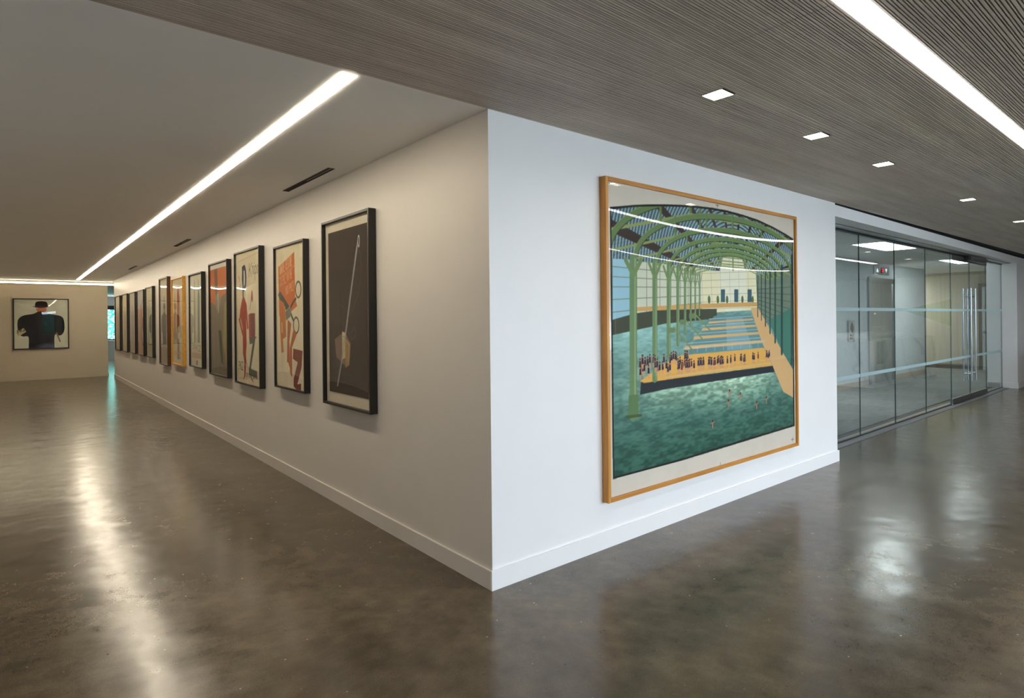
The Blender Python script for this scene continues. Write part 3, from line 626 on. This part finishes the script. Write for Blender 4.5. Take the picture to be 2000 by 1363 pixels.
def d_figure(a):
    V = a.V; red = (170, 66, 52); gr = (84, 92, 74); blue = (58, 66, 104)
    a.line(V([(.06, .93), (.97, .965), (.97, .06), (.06, .03)]), .9, (180, 160, 116), closed=True)
    g = V([(.36, .80)])[0]; o_ = a.ell(g[0]+2, g[1], 19, 30, 24, -math.pi/2, math.pi/2) if False else a.ell(g[0], g[1], 16, 30)
    a.poly(np.vstack([o_, a.ell(g[0], g[1], 7, 18)[::-1]]), blue); a.poly(V([(.27, .89), (.34, .895), (.33, .63), (.29, .63)]), blue)
    text(a, 'K', .55, .80, .13, .1, (70, 60, 48), 1.8, up=(.3, 1)); text(a, 'nips-', .69, .815, .09, .11, (70, 60, 48), 1.8, up=(.12, 1))
    a.poly(V([(.27, .645), (.34, .66), (.45, .6), (.52, .42), (.46, .41), (.42, .5), (.44, .30), (.40, .22), (.28, .22), (.28, .42), (.2, .5), (.17, .47), (.14, .49), (.18, .56)]), red)
    a.poly(V([(.10, .49), (.16, .5), (.30, .38), (.27, .36)]), red)
    a.poly(V([(.28, .23), (.40, .23), (.42, .17), (.62, -.0+.04), (.7, .02), (.5, .12), (.40, .16), (.38, .06), (.28, .02), (.33, .07), (.33, .17)]), (160, 58, 44))
    a.poly(V([(.52, .52), (.60, .53), (.60, .36), (.54, .36)]), red); a.poly(V([(.60, .53), (.78, .53), (.78, .36), (.60, .36)]), (122, 60, 56)); a.line(V([(.54, .355), (.82, .355)]), 3, red)
    a.line(V([(.58, .56), (.62, .62), (.66, .67)]), 2.4, (90, 60, 70)); g = V([(.67, .655)])[0]; a.poly(a.ell(g[0], g[1], 5, 13), red)
    a.poly(V([(.54, .35), (.80, .36), (.76, .31), (.60, .12), (.84, .11), (.84, .06), (.52, .07), (.52, .11), (.68, .31), (.56, .30)]), gr)
    a.line(V([(.12, .82), (.16, .80), (.15, .78)]), 3, (196, 110, 80)); a.line(V([(.2, .76), (.17, .73)]), 2, (90, 84, 70))
    text(a, 'PKZ', .1, .10, .06, .06, (60, 54, 46), 1.8); text(a, 'prune peru', .42, .055, .06, .05, (60, 54, 46), 1.4)
def d_coat(a):
    V = a.V; a.poly(V([(0, 0), (1, 0), (1, .95), (0, .95)]), (128, 118, 104)); a.c[int(a.nz*.95):] = (226, 224, 212)
    a.poly(V([(0, .66), (.3, .62), (.7, .7), (1, .74), (1, .95), (0, .95)]), (206, 116, 66)); a.poly(V([(.25, .95), (.42, .95), (.45, .7), (.32, .68)]), (120, 96, 76))
    for p in (.12, .3, .5, .75, .88): a.line(V([(p, .62), (p+.02, .05)]), 3, (112, 102, 90)); 
    a.poly(V([(.3, .7), (.5, .74), (.62, .66), (.5, .58), (.38, .58)]), (150, 146, 132)); a.line(V([(.45, .73), (.47, .56)]), 4, (206, 204, 190))
    a.poly(V([(.45, .4), (.62, .4), (.72, .1), (.6, .12)]), (50, 62, 42)); a.poly(V([(.78, .62), (1, .7), (1, .02), (.85, .1), (.7, .3)]), (158, 146, 100)); a.line(V([(.72, .25), (.95, .03)]), 3, (150, 90, 60))
def d_slim(a):
    V = a.V; a.poly(V([(.3, .26), (.4, .26), (.42, .8), (.36, .88), (.3, .8)]), (170, 172, 144)); a.poly(V([(.6, .26), (.74, .26), (.76, .76), (.68, .86), (.6, .76)]), (130, 148, 148))
    a.line(V([(.36, .86), (.36, .93)]), 3, (90, 84, 70)); a.line(V([(.68, .85), (.68, .93)]), 3, (90, 84, 70)); text(a, 'PKZ', .2, .17, .2, .06, (170, 160, 140), 2); a.poly(V([(.1, .09), (.9, .09), (.9, .15), (.1, .15)]), (206, 178, 156)); a.poly(V([(.46, .02), (.56, .02), (.56, .07), (.46, .07)]), (120, 120, 110))
def d_two(a):
    V = a.V; a.poly(V([(.12, .3), (.3, .34), (.32, .8), (.22, .86), (.12, .7)]), (222, 176, 130)); a.poly(V([(.42, .36), (.62, .36), (.66, .78), (.54, .92), (.42, .8)]), (168, 84, 56)); a.poly(V([(.4, .06), (.6, .06), (.62, .36), (.44, .36)]), (150, 130, 110)); a.poly(V([(.15, .28), (.9, .32), (.9, .46), (.5, .44)]), (206, 190, 160)); text(a, 'PKZ', .15, .08, .2, .06, (206, 160, 120), 2)
def d_plain(top, mid, bot):
    def f(a):
        V = a.V; a.poly(V([(0, .72), (1, .72), (1, 1), (0, 1)]), top); a.poly(V([(0, .2), (1, .2), (1, .72), (0, .72)]), mid); a.poly(V([(0, 0), (1, 0), (1, .2), (0, .2)]), bot)
        a.poly(V([(.3, .2), (.7, .2), (.72, .62), (.58, .7), (.42, .7), (.28, .62)]), tuple(np.array(mid)*.8)); g = V([(.5, .75)])[0]; a.poly(a.ell(g[0], g[1], a.nx*.09, a.nz*.045), tuple(np.array(mid)*.9))
    return f
BK = M['black']
poster('dark poster of a long needle and looping thread, black frame, nearest the wall corner', 1.39, 2.29, .84, 2.38, .063, BK, d_needle, 190, 380, mat=(.07, .095, .085))
poster('cream poster with grey scissors cutting orange letters PKZ in a black frame', 2.73, 3.57, .875, 2.30, .058, BK, d_scissors, 170, 320)
poster('cream poster with blue letter P, script Knips and a slim red figure', 4.03, 5.01, .81, 2.37, .063, BK, d_figure, 170, 300)
poster('poster orange at the top over a grey brown coat, black frame', 5.35, 6.29, .83, 2.335, .060, BK, d_coat, 120, 220)
poster('pale poster with two slim upright shapes and small text below, black frame', 6.70, 7.54, .87, 2.27, .060, BK, d_slim, 110, 200, bg=(222, 218, 196))
poster('poster in a bright gold wooden frame', 8.05, 8.98, .83, 2.29, .050, M['gold'], d_two, 100, 180, bg=(232, 214, 184), w=.02)
poster('grey poster in a walnut brown wooden frame', 9.28, 10.08, .77, 2.36, .060, M['brown'], d_plain((214, 206, 180), (190, 184, 172), (140, 130, 120)), 90, 160, w=.022)
poster('greenish cream poster in a black frame just beyond the brown framed one', 10.83, 11.68, .85, 2.265, .058, BK, d_plain((226, 216, 184), (190, 186, 160), (150, 140, 116)), 80, 140)
poster('brownish red poster in a black frame, fourth from the far end', 11.90, 12.84, .84, 2.25, .062, BK, d_plain((198, 196, 200), (196, 140, 120), (170, 110, 88)), 80, 140)
poster('greyish lilac poster in a black frame, third from the far end', 13.1, 14.1, .835, 2.25, .060, BK, d_plain((212, 204, 190), (192, 186, 184), (160, 148, 136)), 70, 120)
poster('plain cream poster in a black frame, second from the far end', 14.4, 15.4, .825, 2.26, .060, BK, d_plain((228, 214, 180), (218, 196, 164), (190, 168, 138)), 70, 120)
poster('pinkish cream poster in a black frame, farthest along the wall', 15.75, 16.78, .82, 2.26, .060, BK, d_plain((226, 216, 190), (214, 178, 158), (196, 168, 146)), 70, 120)

# ---- picture on the corridor end wall: generic man in dark coat and hat from behind
EX0, EX1, EZ0, EZ1 = -2.205, -.985, .848, 2.24
ep = thing('framed_picture', 'square picture of a man in hat and coat from behind on end wall', 'framed picture', ((EX0+EX1)/2, YE, EZ0))
frame('y', EX0, EX1, EZ0, EZ1, .05, .028, [BK, BK], ep, YE)
def sm(p, n=3):
    for _ in range(n):
        q = []
        for i in range(len(p)):
            (a0_, b0_), (a1_, b1_) = p[i], p[(i+1) % len(p)]
            q += [(a0_*.75+a1_*.25, b0_*.75+b1_*.25), (a0_*.25+a1_*.75, b0_*.25+b1_*.75)]
        p = q
    return p
def end_art():
    a = Art('y', YE-.034, EX0+.02, EX1-.02, EZ0+.02, EZ1-.02, 220, 250, (226, 228, 208)); V = a.V
    a.c += ((a.noise(8, 8, 4)-.5)*14)[..., None]; dk = (36, 32, 34)
    a.poly(V([(.42, .75), (.58, .75), (.6, .82), (.4, .82)]), (222, 128, 60))
    a.poly(V(sm([(.25, -.25), (.26, 0), (.27, .22), (.24, .26), (.14, .24), (.07, .34), (.06, .54), (.09, .62), (.18, .68), (.36, .70), (.44, .755), (.56, .755), (.64, .70), (.84, .67), (.91, .62), (.93, .5), (.93, .36), (.88, .26), (.80, .25), (.76, .3), (.73, .22), (.74, 0), (.75, -.25)])), dk)
    a.line(V([(.52, .72), (.52, 0)]), 1.5, (64, 58, 60))
    a.poly(V(sm([(.38, .83), (.385, .92), (.42, .96), (.58, .96), (.615, .92), (.62, .83), (.5, .81)])), (52, 40, 38)); a.poly(V(sm([(.32, .865), (.38, .85), (.5, .835), (.62, .85), (.67, .875), (.6, .83), (.5, .815), (.4, .825)])), (44, 34, 34))
    a.poly(V([(.03, .34), (.18, .42), (.22, .34), (.08, .25)]), (214, 200, 160)); text(a, 'PKZ', .075, .30, .045, .07, (50, 40, 34), 2.2, rt=(1, .55), up=(-.25, 1))
    a.poly(V([(.76, .32), (.79, .32), (.86, .12), (.83, .12)]), (150, 120, 90))
    return a
end_art().build('print', ep)
glazing('y', YE-.042, EX0+.02, EX1-.02, EZ0+.02, EZ1-.02, .004, M['glass_a'], ep)

# ------------------------------------------------------------------ luminaires
def slot_light(name, label, x0, x1, y0, y1, dm, group=None):
    t = thing(name, label, 'linear light', ((x0+x1)/2, (y0+y1)/2, H), group)
    MB().box(x0+.003, x1-.003, y0+.003, y1-.003, H-.004, H+.03).build('diffuser', dm, t)
    e = .003
    MB().box(x0, x0+e, y0, y1, H-.001, H+.08).box(x1-e, x1, y0, y1, H-.001, H+.08).box(x0+e, x1-e, y0, y0+e, H-.001, H+.08).box(x0+e, x1-e, y1-e, y1, H-.001, H+.08).build('housing', M['white'], t)
    return t
slot_light('linear_ceiling_light', 'long warm white light slot in the plain gallery ceiling', lx0, lx1, ly0, ly1, M['led_warm'])
for nn_, (q0, q1) in enumerate(((sy0, sy1), (sB0, sB1))):
    struct('trim_%d' % (11+nn_), MB().box(13.3, XR, q0, q1, H, H+.018).box(XL, XL+.5, q0, q1, H, H+.018), M['slat'], 'infill board in line with a light slot', 'trim')
slot_light('linear_ceiling_light', 'long cool white light slot in the slatted ceiling at upper right', XL+.5, 13.3, sy0, sy1, M['led_cool'])
slot_light('linear_ceiling_light', 'second light slot of the slatted ceiling, outside the view', XL+.5, 13.3, sB0, sB1, M['led_cool'])
t = thing('linear_cove_light', 'thin warm light line along the top of the corridor end wall', 'linear light', (-1, YE, 2.67))
MB().box(XL, 3.9, YE-.020, YE-.001, 2.655, 2.69).build('diffuser', M['led_cove'], t)
MB().box(XL, 3.9, YE-.026, YE-.001, 2.645, 2.655).box(XL, 3.9, YE-.026, YE-.001, 2.69, 2.70).build('housing', M['white'], t)

dl_lab = ['square recessed downlight nearest the camera, left of the light slot', 'second square downlight along the slatted ceiling', 'third square downlight, the middle one of the five seen', 'fourth square downlight, above the glass partition', 'farthest visible square downlight at the right edge',
          'square downlight outside the view beyond the doors', 'last square downlight outside the view'] + ['square downlight over the reception desk, outside the view']*5
for (x, y_), lb in zip(downs+added_downs, dl_lab):
    t = thing('downlight', lb, 'downlight', (x, y_, H), 'square downlights in the slatted ceiling')
    s_ = DS; e = .004
    MB().box(x-s_, x-s_+e, y_-s_, y_+s_, H-.002, H+.03).box(x+s_-e, x+s_, y_-s_, y_+s_, H-.002, H+.03).box(x-s_+e, x+s_-e, y_-s_, y_-s_+e, H-.002, H+.03).box(x-s_+e, x+s_-e, y_+s_-e, y_+s_, H-.002, H+.03).build('trim_ring', M['alu'], t)
    MB().box(x-s_+e, x+s_-e, y_-s_+e, y_+s_-e, H+.022, H+.028).build('lens', M['down'], t)
    g_ = MB()
    for i in range(7):
        q = -s_+e+(2*s_-2*e)*(i+.5)/7; g_.box(x+q-.002, x+q+.002, y_-s_+e, y_-s_+e+.006, H, H+.015); g_.box(x-s_+e, x-s_+e+.006, y_+q-.002, y_+q+.002, H, H+.015)
    g_.build('louver', M['grille'], t)

for y0, y1, lb in ((1.81, 2.85, 'black slot air vent in the ceiling nearest the camera'), (6.88, 7.91, 'black slot air vent in the ceiling, middle of three'), (11.95, 13.02, 'black slot air vent in the ceiling, farthest of three')):
    t = thing('slot_vent', lb, 'air vent', (-.165, (y0+y1)/2, H), 'black slot vents beside the gallery wall')
    MB().box(-.195, -.19, y0, y1, H-.004, H).box(-.145, -.14, y0, y1, H-.004, H).box(-.19, -.145, y0, y0+.01, H-.004, H).box(-.19, -.145, y1-.01, y1, H-.004, H).build('vent_frame', M['grille'], t)
    MB().box(-.19, -.145, y0+.01, y1-.01, H-.0015, H).build('opening', M['blackpit'], t)
    MB().box(-.172, -.163, y0+.01, (y0+y1)/2, H-.004, H-.0015).build('blade', M['blackedge'], t)
t = thing('sprinkler_head', 'small dark ceiling sprinkler beyond the corridor end', 'sprinkler', (.02, 21, 2.64))
MB().tube((.02, 21, 2.64), (.02, 21, 2.60), .012).tube((.02, 21, 2.60), (.02, 21, 2.595), .035).build('deflector', M['darkmetal'], t)

# ------------------------------------------------------------------ glass partition and doors
GZ0, GZ1 = .012, 2.575
joints = [4.64, 6.216, 7.492, 8.851, 10.196, 11.370, 12.539, 13.82]
part = thing('glass_partition', 'full height frameless glass partition with frosted bands in front of the elevator vestibule', 'glass partition', (7.4, .37, 0))
def pane(a, b_, z0, z1, parent, name='glass_pane'):
    mb = MB(); t_ = .006; ya, yb = gy(a), gy(b_)
    q = [(a, ya-t_), (b_, yb-t_), (b_, yb+t_), (a, ya+t_)]
    vs = [(x, y_, z) for z in (z0, z1) for x, y_ in q]
    mb.add(vs, [(0, 1, 5, 4), (2, 3, 7, 6)], 0); mb.add(vs, [(1, 2, 6, 5), (3, 0, 4, 7), (3, 2, 1, 0), (4, 5, 6, 7)], 1)
    o = mb.build(name, [M['glass_pane'], M['glass_edge']], parent)
    for zz0, zz1 in ((1.600, 1.642), (.755, .800)):
        b2 = MB(); e = .004
        b2.hexa([(a+e, gy(a)-t_-.0012), (b_-e, gy(b_)-t_-.0012), (b_-e, gy(b_)-t_-.0004), (a+e, gy(a)-t_-.0004)], zz0, zz1).build('frosted_band', M['frost'], o)
    return o
for i in (0, 1, 2, 3, 6): pane(joints[i]+.003, joints[i+1]-.003, GZ0, GZ1, part)
def strip(x0, x1, o0, o1, z0, z1, mb=None):
    mb = mb or MB(); return mb.hexa([(x0, gy(x0)+o0), (x1, gy(x1)+o0), (x1, gy(x1)+o1), (x0, gy(x0)+o1)], z0, z1)
strip(4.635, 13.825, -.02, .02, 2.575, 2.60).build('top_gasket', M['darkmetal'], part)
strip(4.635, 13.825, -.15, -.02, 2.592, 2.60).build('top_channel', M['alu'], part)
mb = strip(4.635, 10.19, -.008, .02, 0.0, GZ0+.006); strip(12.545, 13.825, -.008, .02, 0.0, GZ0+.006, mb); mb.build('bottom_gasket', M['darkmetal'], part)
strip(4.635, 13.81, -.12, -.008, 0, .006).build('threshold', M['greymetal'], part)
strip(4.635, 13.81, .02, .10, 0, .006).build('inner_threshold', M['beigebase'], part)
strip(4.635, 13.81, .10, .16, 0, .009).build('carpet_edge_strip', M['darkmetal'], part)

def door(a, b_, hx, lab):
    t = thing('glass_door', lab, 'glass door', ((a+b_)/2, gy((a+b_)/2), 0), 'pair of glass doors')
    pane(a+.004, b_-.004, .095, 2.49, t)
    strip(a+.004, b_-.004, -.02, .02, .01, .098).build('bottom_rail', M['alu'], t)
    strip(a+.004, b_-.004, -.02, .02, 2.487, 2.57).build('top_rail', M['alu'], t)
    g0 = gy(hx)
    for sgn in (-1, 1):
        yy = g0+sgn*.06
        h = MB().tube((hx, yy, .335), (hx, yy, 2.02), .0145, 20).build('pull_bar', M['steel'], t)
        MB().tube((hx, yy, .47), (hx, g0+sgn*.006, .47), .011, 12).tube((hx, yy, 1.87), (hx, g0+sgn*.006, 1.87), .011, 12).build('standoff', M['steel'], h)
    px = a+.03 if hx > (a+b_)/2 else b_-.03
    MB().tube((px, gy(px), 0), (px, gy(px), .02), .03, 16).build('floor_pivot', M['steel'], t)
    return t
door(joints[4], joints[5], 11.22, 'left leaf of the glass double door with tall steel pull bars')
door(joints[5], joints[6], 11.51, 'right leaf of the glass double door with tall steel pull bars')
t = part
MB().bevbox(11.15, 12.05, gy(11.5)-.11, gy(11.5)-.035, 2.50, 2.592, .006).build('door_operator', M['alu'], t)
MB().bevbox(10.98, 11.14, gy(11)-.08, gy(11)-.035, 2.515, 2.592, .004).build('operator_bracket', M['darkmetal'], t)
MB().bevbox(12.07, 12.4, gy(12.2)-.07, gy(12.2)-.035, 2.54, 2.592, .004).build('operator_end_plate', M['alu'], t)

# ------------------------------------------------------------------ elevator and its fittings
EY = 2.5
el = thing('elevator_door', 'brushed steel two leaf elevator door seen through the glass partition', 'elevator door', (13.25, EY, 0))
x0, x1, ze = 12.48, 14.03, 2.395
MB().box(x0, x0+.09, EY-.035, EY, 0, ze-.11).box(x1-.09, x1, EY-.035, EY, 0, ze-.11).bevbox(x0, x1, EY-.04, EY, ze-.11, ze, .003).build('door_frame', M['brushed'], el)
xm = (x0+x1)/2
for a, b_ in ((x0+.09, xm-.003), (xm+.003, x1-.09)): MB().bevbox(a, b_, EY-.016, EY-.002, .01, ze-.11, .002).build('door_leaf', M['brushed'], el)
MB().box(xm-.003, xm+.003, EY-.012, EY-.002, .01, ze-.11).build('center_seam', M['darkmetal'], el)
MB().box(x0+.09, x1-.09, EY-.05, EY-.002, 0, .01).build('sill', M['alu'], el)
MB().box(x0+.3, x0+.42, EY-.018, EY-.016, 1.56, 1.60).build('small_sign', M['white'], el)
ind = thing('floor_indicator', 'steel floor indicator with two arrows and red digit above the elevator', 'elevator sign', (13.25, EY, 2.47))
MB().bevbox(12.80, 13.70, EY-.03, EY, 2.475, 2.665, .004).build('plate', M['brushed'], ind)
MB().box(13.17, 13.36, EY-.032, EY-.03, 2.515, 2.63).build('display', M['blackpit'], ind)
MB().box(13.25, 13.33, EY-.034, EY-.032, 2.60, 2.612).hexa([(13.315, EY-.034), (13.33, EY-.034), (13.33, EY-.032), (13.315, EY-.032)], 2.56, 2.60).box(13.28, 13.295, EY-.034, EY-.032, 2.53, 2.562).box(13.28, 13.33, EY-.034, EY-.032, 2.556, 2.566).build('digit', M['red'], ind)
MB().add([(12.92, EY-.032, 2.53), (13.04, EY-.032, 2.53), (12.98, EY-.032, 2.62)], [(0, 1, 2)]).build('up_arrow', M['arrow'], ind)
MB().add([(13.46, EY-.032, 2.62), (13.58, EY-.032, 2.62), (13.52, EY-.032, 2.53)], [(2, 1, 0)]).build('down_arrow', M['arrow'], ind)
cp = thing('elevator_call_panel', 'steel call panel with round emblem and buttons on the wall left of the elevator', 'call panel', (11.5, EY, .99))
MB().bevbox(11.36, 11.68, EY-.03, EY, .99, 1.44, .004).build('plate', M['brushed'], cp)
def disc(mb, x, z, r, y=EY-.034, n=20): return mb.tube((x, EY-.03, z), (x, y, z), r, n)
disc(MB(), 11.54, 1.29, .075).build('emblem', M['greymetal'], cp)
MB().add([(11.54, EY-.032, 1.17), (11.63, EY-.032, 1.29), (11.54, EY-.032, 1.41), (11.45, EY-.032, 1.29)], [(0, 1, 2, 3)]).build('diamond_mark', M['rubber'], cp)
for z_ in (1.13, 1.065): disc(MB(), 11.57, z_, .028, EY-.042).build('button', M['steel'], cp); disc(MB(), 11.49, z_, .022, EY-.040).build('button', M['darkmetal'], cp)
# door on the far vestibule wall
struct('door_1', MB().box(18.46, 18.5, 1.02, 1.76, .01, 2.3), M['sidelight'], 'pale door in the far vestibule wall', 'door')
d1 = bpy.data.objects['door_1']
MB().box(18.45, 18.5, 1.76, 1.84, 0, 2.4).box(18.45, 18.5, .94, 1.02, 0, 2.4).box(18.45, 18.5, 1.02, 1.76, 2.3, 2.4).build('door_frame', M['rubber'], d1)
MB().tube((18.46, 1.69, 1.05), (18.44, 1.69, 1.05), .045, 20).tube((18.44, 1.69, 1.05), (18.40, 1.69, 1.05), .03, 20).build('door_knob', M['steel'], d1)
for lb, (a, b_, c, d_) in (('square light panel in the vestibule ceiling near the left panes', (8.72, 10.34, .9, 1.42)), ('square light panel in the vestibule ceiling above the doors', (13.5, 14.95, .9, 1.45)), ('light panel in the passage behind the elevator, outside the view', (16.9, 17.9, 3.7, 4.2))):
    t = thing('ceiling_light_panel', lb, 'ceiling light', ((a+b_)/2, (c+d_)/2, H), 'vestibule ceiling light panels')
    MB().box(a+.03, b_-.03, c+.02, d_-.02, H-.004, H).build('diffuser', M['troffer_far' if 'passage' in lb else 'troffer'], t)
    MB().box(a, a+.03, c, d_, H-.008, H).box(b_-.03, b_, c, d_, H-.008, H).box(a+.03, b_-.03, c, c+.02, H-.008, H).box(a+.03, b_-.03, d_-.02, d_, H-.008, H).box(a+.03, b_-.03, (c+d_)/2-.01, (c+d_)/2+.01, H-.008, H-.004).build('frame', M['white'], t)

# ------------------------------------------------------------------ reception desk (stands right of the view, seen in the glass)
dk = thing('reception_desk', 'white marble reception desk with raised lettering, seen mirrored in the glass partition', 'reception desk', (14, -2.1, 0))
MB().bevbox(11.9, 16.2, -2.6, -1.35, 0, 1.0, .005).build('body', M['marble'], dk)
MB().bevbox(13.2, 16.3, -2.7, -1.9, 1.0, 1.12, .005).build('counter', M['white'], dk)
MB().bevbox(12.05, 12.5, -1.349, -1.335, .5, .98, .002).build('panel', M['greymetal'], dk)
x = 14.6
for ch in 'CUSICLCP':
    lt = MB()
    for st in GLY[ch]:
        for i in range(len(st)-1):
            p, q = st[i], st[i+1]; lt.tube((x-p[0]*.1, -1.95, 1.13+p[1]*.14), (x-q[0]*.1, -1.95, 1.13+q[1]*.14), .012, 6)
    x -= .13 if ch != 'I' else .08
    lt.build('letter', M['white'], dk)
gw = thing('wall_graphic', 'green angular wall graphic behind the reception desk', 'wall graphic', (XR, -3, 1))
MB().add([(XR-.012, -3.27, 1.70), (XR-.012, -1.89, 2.03), (XR-.012, -1.89, 1.14), (XR-.002, -3.27, 1.70), (XR-.002, -1.89, 2.03), (XR-.002, -1.89, 1.14)], [(0, 1, 2), (3, 5, 4), (0, 3, 4, 1), (1, 4, 5, 2), (2, 5, 3, 0)]).build('green_panel', M['green'], gw)
MB().add([(XR-.014, -3.8, 1.56), (XR-.014, -1.89, 2.02), (XR-.014, -1.89, 2.08), (XR-.014, -3.8, 1.62)], [(0, 1, 2, 3)]).add([(XR-.014, -3.8, 1.89), (XR-.014, -1.89, 1.12), (XR-.014, -1.89, 1.18), (XR-.014, -3.8, 1.95)], [(3, 2, 1, 0)]).build('white_stripe', M['white'], gw)

# ------------------------------------------------------------------ beyond the corridor: window wall and planting
wy = 27.0
struct('wall_far', MB().box(-2.2, -.6, wy, wy+.2, 0, 2.64).box(3, 4.2, wy, wy+.2, 0, 2.64).box(-.6, 3, wy, wy+.2, 0, .80).box(-.6, 3, wy, wy+.2, 2.27, 2.64).box(4.0, 4.2, 17.45, wy, 0, 2.64), M['offwall'], 'window wall beyond the corridor end', 'wall')
window(5, -.6, 3, wy, .84, 2.27, 1, 'window with green planting outside beyond the corridor end')
struct('trim_9', MB().box(-.6, 3, wy-.08, wy+.04, .78, .84), M['white'], 'white window sill beyond the corridor end', 'trim')
struct('trim_10', MB().box(-.6, 3, wy-.03, wy+.04, 2.10, 2.27), M['darkmetal'], 'dark blind box above the far window', 'trim')
def bush(name, lab, x0, x1, y0, y1, z0, z1, mat, n, seed):
    r = random.Random(seed); mb = MB()
    for i in range(n):
        c = Vector((r.uniform(x0, x1), r.uniform(y0, y1), z0+(z1-z0)*r.random()**.8)); s_ = r.uniform(.04, .13)
        d = Vector((r.uniform(-1, 1), r.uniform(-1, 1), r.uniform(-1, 1))).normalized(); a = d.orthogonal().normalized()*s_; b_ = d.cross(a).normalized()*s_*.5
        mb.add([c-a, c-b_, c+a, c+b_], [(0, 1, 2, 3)])
    o = mb.build(name, mat); return tag(o, lab, 'hedge')
bush('hedge', 'bright teal green foliage outside the window beyond the corridor', -1.5, 4.5, 29.5, 31, 0, 3.6, M['leaf'], 14000, 3)
bush('hedge', 'row of dark green foliage outside the lobby windows', -12, 14, -20, -18, -.2, 2.6, M['leafdark'], 9000, 4)
bush('hedge', 'taller dark conifers outside the leftmost lobby window', -3.2, 1.2, -16.5, -15, -.2, 2.5, M['leafdark'], 20000, 8)
struct('ground_outside', MB().box(-30, 40, -40, YB-.2, -.35, -.2).box(-30, 40, 27.2, 60, -.35, -.2), M['ground'], 'paved ground outside the building', 'ground')

# ------------------------------------------------------------------ daylight
w = bpy.data.worlds.new('daylight'); sc.world = w; w.use_nodes = True
bg = w.node_tree.nodes['Background']; bg.inputs[0].default_value = (.78, .87, .98, 1); bg.inputs[1].default_value = 9.0
def portal(x0, x1, z0, z1, y_, toward):
    l = bpy.data.lights.new('window_portal', 'AREA'); l.shape = 'RECTANGLE'; l.size = x1-x0; l.size_y = z1-z0; l.cycles.is_portal = True
    o = bpy.data.objects.new('window_portal', l); C.objects.link(o); o.location = ((x0+x1)/2, y_, (z0+z1)/2)
    o.rotation_euler = (math.radians(90 if toward > 0 else -90), 0, 0)
for a, b_ in wins: portal(a, b_, .75, 2.6, YB-.15, 1)
portal(-.6, 3, .84, 2.1, wy+.15, -1)

sc.view_settings.view_transform = 'Standard'; sc.view_settings.look = 'None'; sc.view_settings.gamma = 1; sc.view_settings.exposure = 1.1
sc.cycles.max_bounces = 10; sc.cycles.diffuse_bounces = 5; sc.cycles.glossy_bounces = 5; sc.cycles.transparent_max_bounces = 16
sc.cycles.sample_clamp_indirect = 6; sc.cycles.use_denoising = True; sc.cycles.caustics_reflective = False; sc.cycles.caustics_refractive = False
